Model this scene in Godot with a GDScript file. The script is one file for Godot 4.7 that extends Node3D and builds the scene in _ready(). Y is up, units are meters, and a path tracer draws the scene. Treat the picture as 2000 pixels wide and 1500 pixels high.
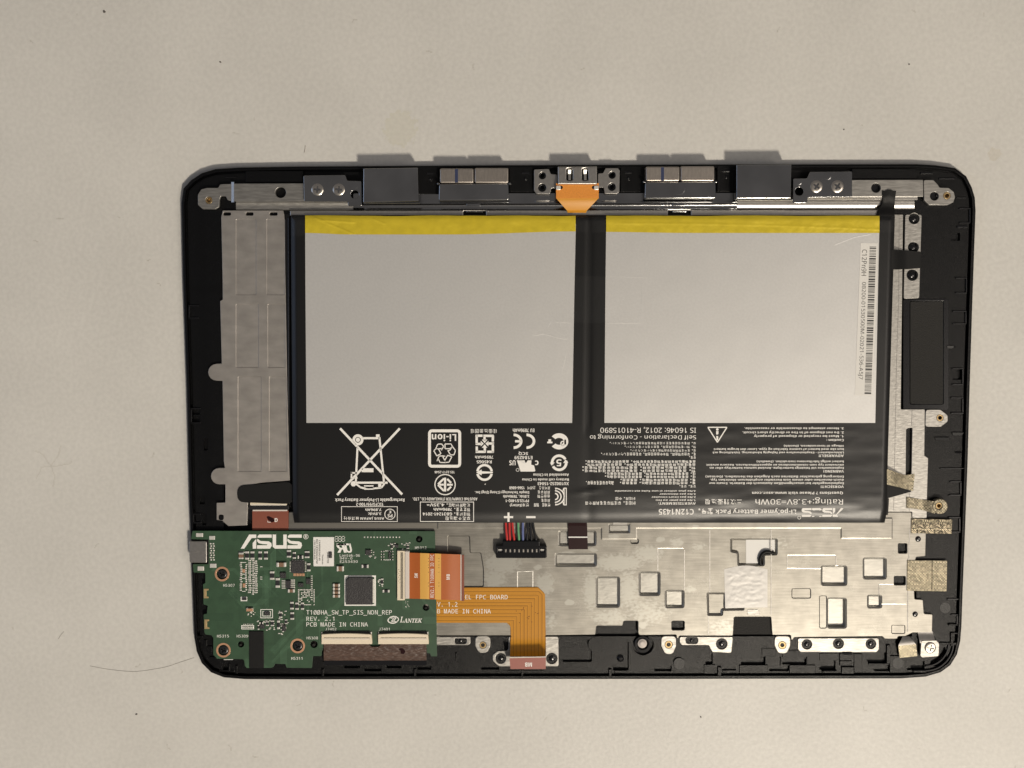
extends Node3D
# An opened tablet lying screen-down on a pale table, seen from straight above.
# Positions are surveyed as (x, y, height): x and y in steps of about 0.17 mm across the table, height in millimetres above it.

const FOCAL := 1962.6
const TILT := 0.0795
const FAR_MM := 341.0
var eye: Vector3
var look: Vector3
var upward: Vector3
var origin := Vector3.ZERO
var M := {}
var names := {}

func _ready():
	look = Vector3(0, -cos(TILT), sin(TILT))
	upward = Vector3(0, -sin(TILT), -cos(TILT))
	eye = -look * FAR_MM * 0.001
	var cam := Camera3D.new()
	cam.name = "camera"
	cam.near = 0.01
	cam.far = 20.0
	cam.fov = rad_to_deg(2.0 * atan(750.0 / FOCAL))
	cam.transform = Transform3D(Basis(Vector3.RIGHT, upward, -look), eye)
	add_child(cam)
	cam.current = true
	var env := Environment.new()
	env.background_mode = Environment.BG_COLOR
	env.background_color = Color(0.145, 0.136, 0.132).linear_to_srgb()
	env.tonemap_mode = Environment.TONE_MAPPER_LINEAR
	env.tonemap_exposure = 1.0
	env.sdfgi_enabled = true
	env.ssao_enabled = true
	env.ssil_enabled = true
	var we := WorldEnvironment.new()
	we.name = "world_environment"
	we.environment = env
	add_child(we)
	lamps()
	materials()
	table()
	tablet()
	battery()
	circuit_board()
	ribbons()
	tapes()
	dust()

func lamps():
	# the ceiling lamp that throws the shadows up and to the left
	lamp("ceiling_lamp", Vector3(0.62, 1.53, 1.13), 0.105, Color(1.0, 0.955, 0.885), 3.3, 10.0, "round white globe lamp hanging above the near side of the table", "lamp")
	# an unseen fill light further right, softer than the ceiling lamp
	area("fill_light", Vector3(1.08, 1.28, 0.32), Vector3(0, 0, 0), Vector2(0.6, 0.6), Color(1.0, 0.95, 0.895), 0.52, "broad square fill light out of view on the right of the table", "lamp")
	# the cool window on the left that glints on upright edges
	area("window_light", Vector3(-1.5, 0.75, -0.1), Vector3(0, 0, 0), Vector2(0.7, 0.9), Color(0.62, 0.78, 1.0), 0.16, "dim bluish window on the left of the table", "window")

func lamp(nm: String, at: Vector3, r: float, c: Color, energy: float, glow: float, label: String, cat: String):
	var m := StandardMaterial3D.new()
	m.albedo_color = Color(0.9, 0.9, 0.9)
	m.emission_enabled = true
	m.emission = c
	m.emission_energy_multiplier = glow
	var s := SphereMesh.new()
	s.radius = r
	s.height = 2 * r
	s.material = m
	var o := MeshInstance3D.new()
	o.name = nm
	o.mesh = s
	o.position = at
	add_child(o, true)
	tag(o, label, cat)
	var l := OmniLight3D.new()
	l.name = nm + "_glow"
	l.position = at
	l.light_color = c
	l.light_energy = energy
	l.light_size = r
	l.omni_range = 6.0
	l.omni_attenuation = 2.0
	l.shadow_enabled = true
	add_child(l, true)

func area(nm: String, at: Vector3, to: Vector3, size: Vector2, c: Color, energy: float, label: String, cat: String):
	var b := Basis.looking_at((to - at).normalized(), Vector3.UP)
	var m := StandardMaterial3D.new()
	m.albedo_color = Color(0.85, 0.85, 0.85)
	m.emission_enabled = true
	m.emission = c
	m.emission_energy_multiplier = energy / (size.x * size.y) * 0.25
	var q := BoxMesh.new()
	q.size = Vector3(size.x, size.y, 0.02)
	q.material = m
	var o := MeshInstance3D.new()
	o.name = nm
	o.mesh = q
	o.transform = Transform3D(b, at)
	add_child(o, true)
	tag(o, label, cat)
	var l := AreaLight3D.new()
	l.name = nm + "_glow"
	l.area_size = size
	l.light_color = c
	l.light_energy = energy
	l.area_range = 6.0
	l.shadow_enabled = true
	l.transform = Transform3D(b, at + (to - at).normalized() * 0.02)
	add_child(l, true)

# ---------------------------------------------------------------- names and tags

func tag(o: Node, label := "", category := "", group := "", kind := ""):
	if label: o.set_meta("label", label)
	if category: o.set_meta("category", category)
	if group: o.set_meta("group", group)
	if kind: o.set_meta("kind", kind)

func numbered(parent: Node, called: String) -> String:
	var key := str(parent.get_instance_id()) + called
	var n: int = names.get(key, 0)
	names[key] = n + 1
	return called if n == 0 else "%s_%03d" % [called, n]

func thing(called: String, label: String, category: String, x: float, y: float, h: float, group := "") -> Node3D:
	var o := Node3D.new()
	o.name = numbered(self, called)
	add_child(o, true)
	o.position = P(x, y, h)
	origin = o.position
	tag(o, label, category, group)
	return o

# ---------------------------------------------------------------- survey and shapes

func P(x: float, y: float, h: float) -> Vector3:
	var d := Vector3.RIGHT * ((x - 1000.0) / FOCAL) + upward * ((750.0 - y) / FOCAL) + look
	return eye + d * ((h * 0.001 - eye.y) / d.y)

func flat(x: float, y: float, h: float) -> Vector2:
	var p := P(x, y, h)
	return Vector2(p.x, p.z) * 1000.0

func pl(a: Array) -> PackedVector2Array:
	var r := PackedVector2Array()
	for i in range(0, a.size(), 2):
		r.append(Vector2(a[i], a[i + 1]))
	return r

func rp(a: Array, rad: float) -> PackedVector2Array:
	# polygon with rounded corners
	var p := pl(a)
	var r := PackedVector2Array()
	var n := p.size()
	for i in n:
		var q := p[i]
		var u := p[(i + n - 1) % n] - q
		var v := p[(i + 1) % n] - q
		var lu := u.length()
		var lv := v.length()
		u /= lu
		v /= lv
		var ang := acos(clampf(u.dot(v), -1, 1))
		if ang > 2.9 or rad <= 0.0:
			r.append(q)
			continue
		var t := minf(rad / tan(ang / 2.0), minf(lu, lv) * 0.45)
		var s := q + u * t
		var e := q + v * t
		for k in 5:
			var f := k / 4.0
			r.append(s * (1 - f) * (1 - f) + q * 2 * f * (1 - f) + e * f * f)
	return r

func rect(x0: float, y0: float, x1: float, y1: float, rad := 0.0) -> PackedVector2Array:
	return rp([x0, y0, x1, y0, x1, y1, x0, y1], rad)

func circle(x: float, y: float, r: float, n := 24, ry := -1.0) -> PackedVector2Array:
	var p := PackedVector2Array()
	for i in n:
		var a := TAU * i / n
		p.append(Vector2(x + cos(a) * r, y + sin(a) * (r if ry < 0 else ry)))
	return p

func stadium(x0: float, y0: float, x1: float, y1: float) -> PackedVector2Array:
	return rect(x0, y0, x1, y1, minf(absf(x1 - x0), absf(y1 - y0)) * 0.44)

func shoelace(p: PackedVector2Array) -> float:
	var s := 0.0
	for i in p.size():
		var a := p[i]
		var b := p[(i + 1) % p.size()]
		s += a.x * b.y - b.x * a.y
	return s * 0.5

func oriented(p: PackedVector2Array, positive: bool) -> PackedVector2Array:
	var q := p.duplicate()
	if (shoelace(q) > 0) != positive:
		q.reverse()
	return q

func to_mm(p: PackedVector2Array, h: float) -> PackedVector2Array:
	var r := PackedVector2Array()
	for q in p:
		r.append(flat(q.x, q.y, h))
	return r

func buf() -> Dictionary:
	return {"v": PackedVector3Array(), "n": PackedVector3Array(), "t": PackedVector2Array()}

func tri(b: Dictionary, a: Vector3, c: Vector3, d: Vector3, na: Vector3, nc: Vector3, nd: Vector3):
	# millimetres (x, height, z)
	if (c - a).cross(d - a).dot(na + nc + nd) > 0:
		var s := c
		c = d
		d = s
		var ns := nc
		nc = nd
		nd = ns
	b.v.append(a * 0.001 - origin)
	b.v.append(c * 0.001 - origin)
	b.v.append(d * 0.001 - origin)
	b.n.append(na)
	b.n.append(nc)
	b.n.append(nd)
	b.t.append(Vector2(a.x, a.z) * 0.01)
	b.t.append(Vector2(c.x, c.z) * 0.01)
	b.t.append(Vector2(d.x, d.z) * 0.01)

func quad(b: Dictionary, a: Vector3, c: Vector3, d: Vector3, e: Vector3, na: Vector3, nc: Vector3, nd: Vector3, ne: Vector3):
	tri(b, a, c, d, na, nc, nd)
	tri(b, a, d, e, na, nd, ne)

func commit(bufs: Array, called: String, parent: Node) -> MeshInstance3D:
	var me := ArrayMesh.new()
	for k in bufs:
		if k[0].v.size() == 0:
			continue
		var arr := []
		arr.resize(Mesh.ARRAY_MAX)
		arr[Mesh.ARRAY_VERTEX] = k[0].v
		arr[Mesh.ARRAY_NORMAL] = k[0].n
		arr[Mesh.ARRAY_TEX_UV] = k[0].t
		me.add_surface_from_arrays(Mesh.PRIMITIVE_TRIANGLES, arr)
		me.surface_set_material(me.get_surface_count() - 1, k[1])
	var o := MeshInstance3D.new()
	o.name = numbered(parent, called)
	o.mesh = me
	parent.add_child(o, true)
	return o

func corner_normals(p: PackedVector2Array) -> Array:
	# for each vertex: mitre, the normal at the end of the edge before it, the normal at the start of the edge after it
	var n := p.size()
	var en := PackedVector2Array()
	for i in n:
		var d := (p[(i + 1) % n] - p[i]).normalized()
		en.append(Vector2(d.y, -d.x))
	var out := []
	for i in n:
		var a := en[(i + n - 1) % n]
		var c := en[i]
		var m := (a + c) / maxf(0.35, 1.0 + a.dot(c))
		if a.dot(c) > 0.75:
			var s := (a + c).normalized()
			out.append([m, s, s])
		else:
			out.append([m, a, c])
	return out

func skirt(b: Dictionary, p: PackedVector2Array, rows: Array):
	var cn := corner_normals(p)
	var n := p.size()
	var segs := []
	for j in rows.size() - 1:
		var t := Vector2(rows[j + 1][0] - rows[j][0], rows[j + 1][1] - rows[j][1]).normalized()
		segs.append(Vector2(t.y, t.x))
	for j in rows.size() - 1:
		var lo: Vector2 = segs[j]
		var hi: Vector2 = segs[j]
		if j > 0 and segs[j - 1].dot(segs[j]) > 0.64:
			lo = (segs[j - 1] + segs[j]).normalized()
		if j < segs.size() - 1 and segs[j + 1].dot(segs[j]) > 0.64:
			hi = (segs[j + 1] + segs[j]).normalized()
		for i in n:
			var k := (i + 1) % n
			var a: Vector2 = p[i] - cn[i][0] * rows[j][0]
			var c: Vector2 = p[k] - cn[k][0] * rows[j][0]
			var d: Vector2 = p[k] - cn[k][0] * rows[j + 1][0]
			var e: Vector2 = p[i] - cn[i][0] * rows[j + 1][0]
			var ni: Vector2 = cn[i][2]
			var nk: Vector2 = cn[k][1]
			var h0: float = rows[j][1]
			var h1: float = rows[j + 1][1]
			quad(b, Vector3(a.x, h0, a.y), Vector3(c.x, h0, c.y), Vector3(d.x, h1, d.y), Vector3(e.x, h1, e.y),
				Vector3(ni.x * lo.x, lo.y, ni.y * lo.x), Vector3(nk.x * lo.x, lo.y, nk.y * lo.x), Vector3(nk.x * hi.x, hi.y, nk.y * hi.x), Vector3(ni.x * hi.x, hi.y, ni.y * hi.x))

func inset(p: PackedVector2Array, d: float) -> PackedVector2Array:
	var cn := corner_normals(p)
	var r := PackedVector2Array()
	for i in p.size():
		r.append(p[i] - cn[i][0] * d)
	return r

func pieces(outer: PackedVector2Array, holes: Array, depth := 0) -> Array:
	# the outer polygon without its holes, as polygons that have none
	if depth > 40:
		return [outer]
	for at in holes.size():
		var h: PackedVector2Array = holes[at]
		var cut := Geometry2D.clip_polygons(outer, h)
		var inner := false
		for c in cut:
			if Geometry2D.is_polygon_clockwise(c):
				inner = true
		var rest := holes.slice(at + 1)
		if not inner:
			var out := []
			for c in cut:
				out.append_array(pieces(c, rest, depth + 1))
			return out
		var mid := 0.0
		for q in h:
			mid += q.x
		mid /= h.size()
		var res := []
		for side in [-1, 1]:
			var box := PackedVector2Array([Vector2(mid, -900), Vector2(mid + side * 900, -900), Vector2(mid + side * 900, 900), Vector2(mid, 900)])
			for half in Geometry2D.intersect_polygons(outer, box):
				res.append_array(pieces(half, holes.slice(at), depth + 1))
		return res
	return [outer]

func lid(b: Dictionary, p: PackedVector2Array, d: float, holes: Array, h: float):
	# the flat face inside an edge that is d wide
	var q := inset(p, d)
	if Geometry2D.triangulate_polygon(q).size() == 0:
		for o in Geometry2D.offset_polygon(p, -d * 0.97, Geometry2D.JOIN_MITER):
			cap(b, oriented(o, true), holes, h)
	else:
		cap(b, q, holes, h)

func cap(b: Dictionary, outer: PackedVector2Array, holes: Array, h: float):
	for p in pieces(outer, holes):
		var ix := Geometry2D.triangulate_polygon(p)
		for i in range(0, ix.size(), 3):
			var a := Vector3(p[ix[i]].x, h, p[ix[i]].y)
			var c := Vector3(p[ix[i + 1]].x, h, p[ix[i + 1]].y)
			var d := Vector3(p[ix[i + 2]].x, h, p[ix[i + 2]].y)
			tri(b, a, c, d, Vector3.UP, Vector3.UP, Vector3.UP)

func bevel_rows(h0: float, h1: float, bev: float) -> Array:
	var rows := [[0.0, h0], [0.0, h1 - bev]]
	for k in [1, 2, 3]:
		var a: float = k * PI / 6.0
		rows.append([bev * (1.0 - cos(a)), h1 - bev + bev * sin(a)])
	return rows

func plate_into(b: Dictionary, pts: PackedVector2Array, h0: float, h1: float, bev := 0.08, holes := []):
	var rows := bevel_rows(h0, h1, bev)
	var p := oriented(to_mm(pts, h1), true)
	skirt(b, p, rows)
	var tops := []
	for h in holes:
		var q := oriented(to_mm(h, h1), false)
		skirt(b, q, rows)
		tops.append(oriented(inset(q, bev), true))
	lid(b, p, bev, tops, h1)

func plate(called: String, parent: Node, m: Material, pts: PackedVector2Array, h0: float, h1: float, bev := 0.08, holes := []) -> MeshInstance3D:
	var b := buf()
	plate_into(b, pts, h0, h1, bev, holes)
	return commit([[b, m]], called, parent)

func box(called: String, parent: Node, m: Material, x0: float, y0: float, x1: float, y1: float, h0: float, h1: float, bev := 0.08, rad := 0.0) -> MeshInstance3D:
	return plate(called, parent, m, rect(x0, y0, x1, y1, rad), h0, h1, bev)

func well(called: String, parent: Node, m: Material, pts: PackedVector2Array, h: float, deep: float, soft := 0.35) -> MeshInstance3D:
	# a pressed-in pocket: rounded lip, sloping wall, rounded foot, flat floor
	var b := buf()
	var p := oriented(to_mm(pts, h), true)
	var s := minf(soft, deep * 0.8)
	var rows := [[-0.02, h + 0.005], [0.18, h - 0.06], [0.34, h - 0.22], [0.5, h - deep * 0.7], [0.62, h - deep * 0.93], [0.75, h - deep]]
	if deep > 0.4:
		s = 0.75
	else:
		rows = [[-0.02, h + 0.005], [s * 0.12, h - deep * 0.07], [s * 0.3, h - deep * 0.3], [s * 0.55, h - deep * 0.72], [s * 0.75, h - deep * 0.93], [s, h - deep]]
	skirt(b, p, rows)
	lid(b, p, s, [], h - deep)
	return commit([[b, m]], called, parent)

func bump(called: String, parent: Node, m: Material, x: float, y: float, r: float, h: float, high: float, flatness := 0.4) -> MeshInstance3D:
	# a shallow dome or dimple (high below 0)
	var b := buf()
	var p := oriented(to_mm(circle(x, y, r, 28), h), true)
	var rm := (p[0] - p[14]).length() * 0.5
	var rows := []
	for k in 7:
		var f := k / 6.0
		rows.append([rm * (1 - flatness) * f, h + 0.004 + high * sin(f * PI / 2) * sin(f * PI / 2)])
	skirt(b, p, rows)
	cap(b, inset(p, rm * (1 - flatness)), [], h + 0.004 + high)
	return commit([[b, m]], called, parent)

func sheet(called: String, parent: Node, m: Material, nx: int, ny: int, at: Callable, thick := 0.0) -> MeshInstance3D:
	# at(u, v) gives a surveyed (x, y, height); normals come from the neighbours
	var b := buf()
	sheet_into(b, nx, ny, at, thick)
	return commit([[b, m]], called, parent)

func sheet_into(b: Dictionary, nx: int, ny: int, at: Callable, thick := 0.0):
	var g := []
	for j in ny + 1:
		for i in nx + 1:
			var q: Vector3 = at.call(i / float(nx), j / float(ny))
			g.append(P(q.x, q.y, q.z) * 1000.0)
	var nn := []
	var w := nx + 1
	for j in ny + 1:
		for i in w:
			var dx: Vector3 = g[j * w + mini(i + 1, nx)] - g[j * w + maxi(i - 1, 0)]
			var dy: Vector3 = g[mini(j + 1, ny) * w + i] - g[maxi(j - 1, 0) * w + i]
			var n := dy.cross(dx).normalized()
			nn.append(n if n.y >= 0 else -n)
	for j in ny:
		for i in nx:
			var a := j * w + i
			var c := a + 1
			var d := a + w + 1
			var e := a + w
			quad(b, g[a], g[c], g[d], g[e], nn[a], nn[c], nn[d], nn[e])
	if thick > 0.0:
		var edge := []
		for i in nx: edge.append([i, i + 1])
		for i in nx: edge.append([ny * w + i, ny * w + i + 1])
		for j in ny: edge.append([j * w, (j + 1) * w])
		for j in ny: edge.append([j * w + nx, (j + 1) * w + nx])
		var mid: Vector3 = (g[0] + g[nx] + g[ny * w] + g[ny * w + nx]) / 4.0
		for k in edge:
			var a: Vector3 = g[k[0]]
			var c: Vector3 = g[k[1]]
			var n := (c - a).cross(nn[k[0]]).normalized()
			if n.dot((a + c) * 0.5 - mid) < 0: n = -n
			quad(b, a, c, c - nn[k[1]] * thick, a - nn[k[0]] * thick, n, n, n, n)
		for j in ny:
			for i in nx:
				var a := j * w + i
				var c := a + 1
				var d := a + w + 1
				var e := a + w
				quad(b, g[a] - nn[a] * thick, g[c] - nn[c] * thick, g[d] - nn[d] * thick, g[e] - nn[e] * thick, -nn[a], -nn[c], -nn[d], -nn[e])

func tube_into(b: Dictionary, path: Array, r: float, sides := 8):
	# path of surveyed (x, y, height) points, radius in mm
	var pts := []
	for q in path: pts.append(P(q.x, q.y, q.z) * 1000.0)
	var rings := []
	for i in pts.size():
		var t: Vector3 = (pts[mini(i + 1, pts.size() - 1)] - pts[maxi(i - 1, 0)]).normalized()
		var s := t.cross(Vector3.UP).normalized()
		if s.length() < 0.5: s = Vector3.RIGHT
		var u := s.cross(t).normalized()
		var ring := []
		for k in sides:
			var a := TAU * k / sides
			ring.append(s * cos(a) + u * sin(a))
		rings.append(ring)
	for i in pts.size() - 1:
		for k in sides:
			var l := (k + 1) % sides
			quad(b, pts[i] + rings[i][k] * r, pts[i] + rings[i][l] * r, pts[i + 1] + rings[i + 1][l] * r, pts[i + 1] + rings[i + 1][k] * r, rings[i][k], rings[i][l], rings[i + 1][l], rings[i + 1][k])

func curve(pts: Array, n: int) -> Array:
	var c := Curve3D.new()
	for i in pts.size():
		var t: Vector3 = (pts[mini(i + 1, pts.size() - 1)] - pts[maxi(i - 1, 0)]) / 6.0
		c.add_point(pts[i], -t, t)
	var out := []
	for i in n + 1:
		out.append(c.sample(mini(int(i * (pts.size() - 1) / float(n)), pts.size() - 2), fmod(i * (pts.size() - 1) / float(n), 1.0) if i < n else 1.0))
	return out

func crease(called: String, parent: Node, m: Material, pts: Array, h: float, wide := 0.3, high := 0.07):
	# a narrow stamped ridge along a line
	var b := buf()
	for i in range(0, pts.size() - 2, 2):
		var a := flat(pts[i], pts[i + 1], h)
		var c := flat(pts[i + 2], pts[i + 3], h)
		var d := (c - a).normalized()
		var s := Vector2(-d.y, d.x) * wide * 0.5
		var up := Vector3(0, h + high, 0)
		var lo := Vector3(0, h, 0)
		var a3 := Vector3(a.x, 0, a.y)
		var c3 := Vector3(c.x, 0, c.y)
		var s3 := Vector3(s.x, 0, s.y)
		for sg in [-1.0, 1.0]:
			# the side towards the near right-hand corner is the gentle one
			var k := 1.7 if s3.dot(Vector3(0.48, 0, 0.88)) * sg > 0 else 0.3
			var n: Vector3 = (s3.normalized() * sg * high + Vector3.UP * wide * 0.5 * k).normalized()
			quad(b, a3 + lo + s3 * sg * k, c3 + lo + s3 * sg * k, c3 + up, a3 + up, n, n, n, n)
	return commit([[b, m]], called, parent)

# ---------------------------------------------------------------- print: flat lettering and marks laid on a surface

var ink := {}
var ink_h: Callable
var fonts := {}

func ink_start(height: Callable):
	ink = buf()
	ink_h = height

func ink_end(called: String, parent: Node, m: Material) -> MeshInstance3D:
	return commit([[ink, m]], called, parent)

func ink_tri(a: Vector2, c: Vector2, d: Vector2):
	var pa := P(a.x, a.y, ink_h.call(a.x, a.y)) * 1000.0
	var pc := P(c.x, c.y, ink_h.call(c.x, c.y)) * 1000.0
	var pd := P(d.x, d.y, ink_h.call(d.x, d.y)) * 1000.0
	tri(ink, pa, pc, pd, Vector3.UP, Vector3.UP, Vector3.UP)

func font(face: String, weight: int) -> SystemFont:
	var key := face + str(weight)
	if not fonts.has(key):
		var f := SystemFont.new()
		f.font_names = PackedStringArray([face])
		f.font_weight = weight
		fonts[key] = f
	return fonts[key]

func letters(text: String, x0: float, y0: float, x1: float, y1: float, turn := 0, face := "Droid Sans", weight := 400, mirrored := false, shear := 0.0, tilt := 0.0):
	# sets a line of text so that it fills the box; turn in quarter turns clockwise; tilt shifts the far end sideways
	if face == "Droid Sans" and minf(absf(x1 - x0), absf(y1 - y0)) < 9.0:
		weight = 700
	var t := TextMesh.new()
	t.font = font(face, weight)
	t.text = text
	t.font_size = 24
	t.pixel_size = 0.01
	t.depth = 0.0
	t.curve_step = 4.0
	if t.get_surface_count() == 0:
		return
	var arr := t.surface_get_arrays(0)
	var v: PackedVector3Array = arr[Mesh.ARRAY_VERTEX]
	var nr: PackedVector3Array = arr[Mesh.ARRAY_NORMAL]
	var ix: PackedInt32Array = arr[Mesh.ARRAY_INDEX] if arr[Mesh.ARRAY_INDEX] != null else PackedInt32Array(range(v.size()))
	var lo := Vector2(INF, INF)
	var hi := -lo
	for q in v:
		lo = lo.min(Vector2(q.x + q.y * shear, q.y))
		hi = hi.max(Vector2(q.x + q.y * shear, q.y))
	var pts := PackedVector2Array()
	for q in v:
		var u := (q.x + q.y * shear - lo.x) / (hi.x - lo.x)
		var w := 1.0 - (q.y - lo.y) / (hi.y - lo.y)
		if mirrored: u = 1.0 - u
		var s := u
		match turn:
			1:
				s = 1.0 - w
				w = u
			2:
				s = 1.0 - u
				w = 1.0 - w
			3:
				s = w
				w = 1.0 - u
		pts.append(Vector2(lerpf(x0, x1, s) + (tilt * w if turn % 2 == 1 else 0.0), lerpf(y0, y1, w) + (tilt * s if turn % 2 == 0 else 0.0)))
	for i in range(0, ix.size(), 3):
		if nr[ix[i]].z < 0.5:
			continue
		ink_tri(pts[ix[i]], pts[ix[i + 1]], pts[ix[i + 2]])

func fill(p: PackedVector2Array):
	var ix := Geometry2D.triangulate_polygon(p)
	for i in range(0, ix.size(), 3):
		ink_tri(p[ix[i]], p[ix[i + 1]], p[ix[i + 2]])

func stroke(x0: float, y0: float, x1: float, y1: float, w: float):
	var a := Vector2(x0, y0)
	var c := Vector2(x1, y1)
	var s := (c - a).orthogonal().normalized() * w * 0.5
	var n := maxi(1, int((c - a).length() / 6.0))
	for i in n:
		var p := a.lerp(c, i / float(n))
		var q := a.lerp(c, (i + 1) / float(n))
		ink_tri(p + s, q + s, q - s)
		ink_tri(p + s, q - s, p - s)

func strokes(a: Array, w: float, closed := false):
	var n := a.size() / 2
	for i in (n if closed else n - 1):
		var k := (i + 1) % n
		stroke(a[2 * i], a[2 * i + 1], a[2 * k], a[2 * k + 1], w)

func frame(x0: float, y0: float, x1: float, y1: float, w: float):
	stroke(x0 - w / 2, y0, x1 + w / 2, y0, w)
	stroke(x0 - w / 2, y1, x1 + w / 2, y1, w)
	stroke(x0, y0 + w / 2, x0, y1 - w / 2, w)
	stroke(x1, y0 + w / 2, x1, y1 - w / 2, w)

func arc(x: float, y: float, r: float, w: float, a0 := 0.0, a1 := 360.0, ry := -1.0):
	var n := maxi(6, int(absf(a1 - a0) / 12.0))
	var q := r if ry < 0 else ry
	for i in n:
		var a := deg_to_rad(lerpf(a0, a1, i / float(n)))
		var c := deg_to_rad(lerpf(a0, a1, (i + 1) / float(n)))
		var o := Vector2(x, y)
		var p0 := o + Vector2(cos(a) * r, sin(a) * q)
		var p1 := o + Vector2(cos(c) * r, sin(c) * q)
		var p2 := o + Vector2(cos(c) * (r - w), sin(c) * (q - w))
		var p3 := o + Vector2(cos(a) * (r - w), sin(a) * (q - w))
		ink_tri(p0, p1, p2)
		ink_tri(p0, p2, p3)

# characters that the fonts lack, as strokes on a grid of ten by ten (x y x y)
const HAN := {
	"电": "1282 1222 8288 1222 1888 1686 5058 5899 9299", "池": "1122 1434 1926 3473 7388 5259 3999 7676", "组": "3013 1331 3117 1737 4181 4147 8187 4484 4787 3999", "二": "2383 1898",
	"次": "1223 1826 5042 4282 8274 6467 6739 6799", "鋰": "3013 3153 1444 3539 1838 6191 6195 9195 6395 6595 7599 6797 6999", "電": "1191 5054 1494 1416 9496 2686 2696 1699 4699 1999", "組": "3013 1331 3117 1737 4181 4147 8187 4484 4787 3999",
	"型": "1151 1353 2124 4155 7174 9195 5559 2787 1999", "号": "2282 2224 8284 2484 1595 3587 8769", "中": "1383 1316 8386 1686 5059", "国": "1191 1119 9199 1999 3373 3575 3878 5358", "司": "1281 8189 3373 2565 2528 6568 2868",
	"公": "4115 5195 5337 3778", "子": "2272 7254 5458 1595", "离": "1191 3264 6234 2484 1689 1619 8689", "有": "1292 4018 3484 3439 8489 3686", "限": "1119 1141 4135 4181 4149 8185 4383 4585 5589", "充": "1292 4217 2674 4639 6669 6999",
	"制": "1353 1555 3039 1858 7276 9099 2526", "压": "1191 1119 3373 2696 5359 2999", "定": "1292 5051 2373 5359 5676 2549 1999", "容": "1292 4235 6285 5447 5485 3779 3999", "量": "2181 2383 1494 2686 2888 5559 1999", "标": "1414 2129 5191 4494 6468 5658",
	"准": "1323 1927 4149 4393 4595 4797 4999 6169", "社": "1212 2029 1454 5494 7179 5999", "会": "5015 5095 3474 1696 4818 1888 7889", "式": "1292 2555 3558 1858 6099 8089", "株": "1454 3039 3517 5393 7179 4595 7549 7599", "回": "1191 1119 9199 1999 3373 3376 7376 3676",
	"수": "5026 5086 1797 5759", "스": "5026 5086 1999", "코": "2282 8286 2585 1999 5759", "리": "1262 6265 1565 1518 1868 8089", "아": "2252 2226 5256 2656 8089 8598", "이": "2252 2226 5256 2656 8089", "지": "1262 6228 6268 8089", "전": "1252 3116 3156 8086 5383 2929 2989",
	"の": "3236 3676 5157 2547 8287 7759", "い": "2227 2738 7286", "な": "1454 3117 6265 6586 5879", "し": "3137 3779 7986", "く": "7125 2579", "だ": "1363 3118 5585 5888 8192", "さ": "2383 5277 3648 4878"}

func script(text: String, x0: float, y0: float, x1: float, y1: float, turn := 0, weight := 0.11):
	# a line of characters that fills the box
	var n := text.length()
	for i in n:
		var ch := text[i]
		if ch == " ": continue
		var k := i if turn == 0 else n - 1 - i
		var cx := lerpf(x0, x1, k / float(n))
		var cw := (x1 - x0) / n * 0.9
		var code: String = HAN.get(ch, "")
		if ch in ".,。、:!/":
			var dx := cw * 0.25 if turn == 0 else cw * 0.65
			var dy := (y1 - y0) * (0.75 if turn == 0 else 0.1)
			frame(cx + dx, y0 + dy, cx + dx + cw * 0.18, y0 + dy + cw * 0.18, cw * 0.12)
			continue
		if code == "":
			var h := ch.unicode_at(0)
			code = ["1191 1494 1797 3119 7179", "1292 5059 2474 1696 3899 3989", "2129 4191 4494 4797 4999 6169", "1151 1353 3039 6191 6169 9199 6595", "1292 3236 7276 1696 5659 2888", "2282 2228 8288 2585 5258 1999"][h % 6]
		for s in code.split(" "):
			var v := []
			for q in 4:
				var c := float(s[q]) / 9.6
				if turn == 2: c = 1.0 - c
				v.append(c)
			stroke(cx + v[0] * cw, lerpf(y0, y1, v[1]), cx + v[2] * cw, lerpf(y0, y1, v[3]), maxf(0.55, (y1 - y0) * weight))

func maker_mark(x0: float, y0: float, x1: float, y1: float, turned: bool):
	# the maker's lettering: A S U S with a thin cut through the upper third
	for a in [
		[0, 185, 48, 185, 145, 46, 205, 46, 205, 0, 112, 0], [158, 110, 205, 56, 205, 185, 158, 185], [222, 42, 222, 22, 245, 0, 408, 0, 408, 42],
		[218, 54, 262, 84, 370, 90, 402, 110, 408, 150, 385, 185, 215, 185, 215, 140, 345, 140, 352, 128, 290, 125, 235, 112, 215, 84],
		[420, 0, 465, 0, 465, 140, 560, 140, 560, 0, 605, 0, 605, 185, 450, 185, 420, 160], [620, 42, 620, 22, 642, 0, 802, 0, 802, 42],
		[614, 54, 660, 84, 765, 90, 798, 108, 806, 146, 785, 185, 614, 185, 614, 140, 745, 140, 752, 128, 690, 125, 634, 112, 612, 84]]:
		var p := PackedVector2Array()
		for i in range(0, a.size(), 2):
			var u: float = a[i] / 806.0
			var v: float = a[i + 1] / 185.0
			if turned:
				u = 1.0 - u
				v = 1.0 - v
			p.append(Vector2(lerpf(x0, x1, u), lerpf(y0, y1, v)))
		fill(p)

# ---------------------------------------------------------------- materials

func noise(freq: float, kind := FastNoiseLite.TYPE_SIMPLEX_SMOOTH, sd := 1, oct := 3) -> FastNoiseLite:
	var n := FastNoiseLite.new()
	n.noise_type = kind
	n.frequency = freq
	n.seed = sd
	n.fractal_octaves = oct
	return n

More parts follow.
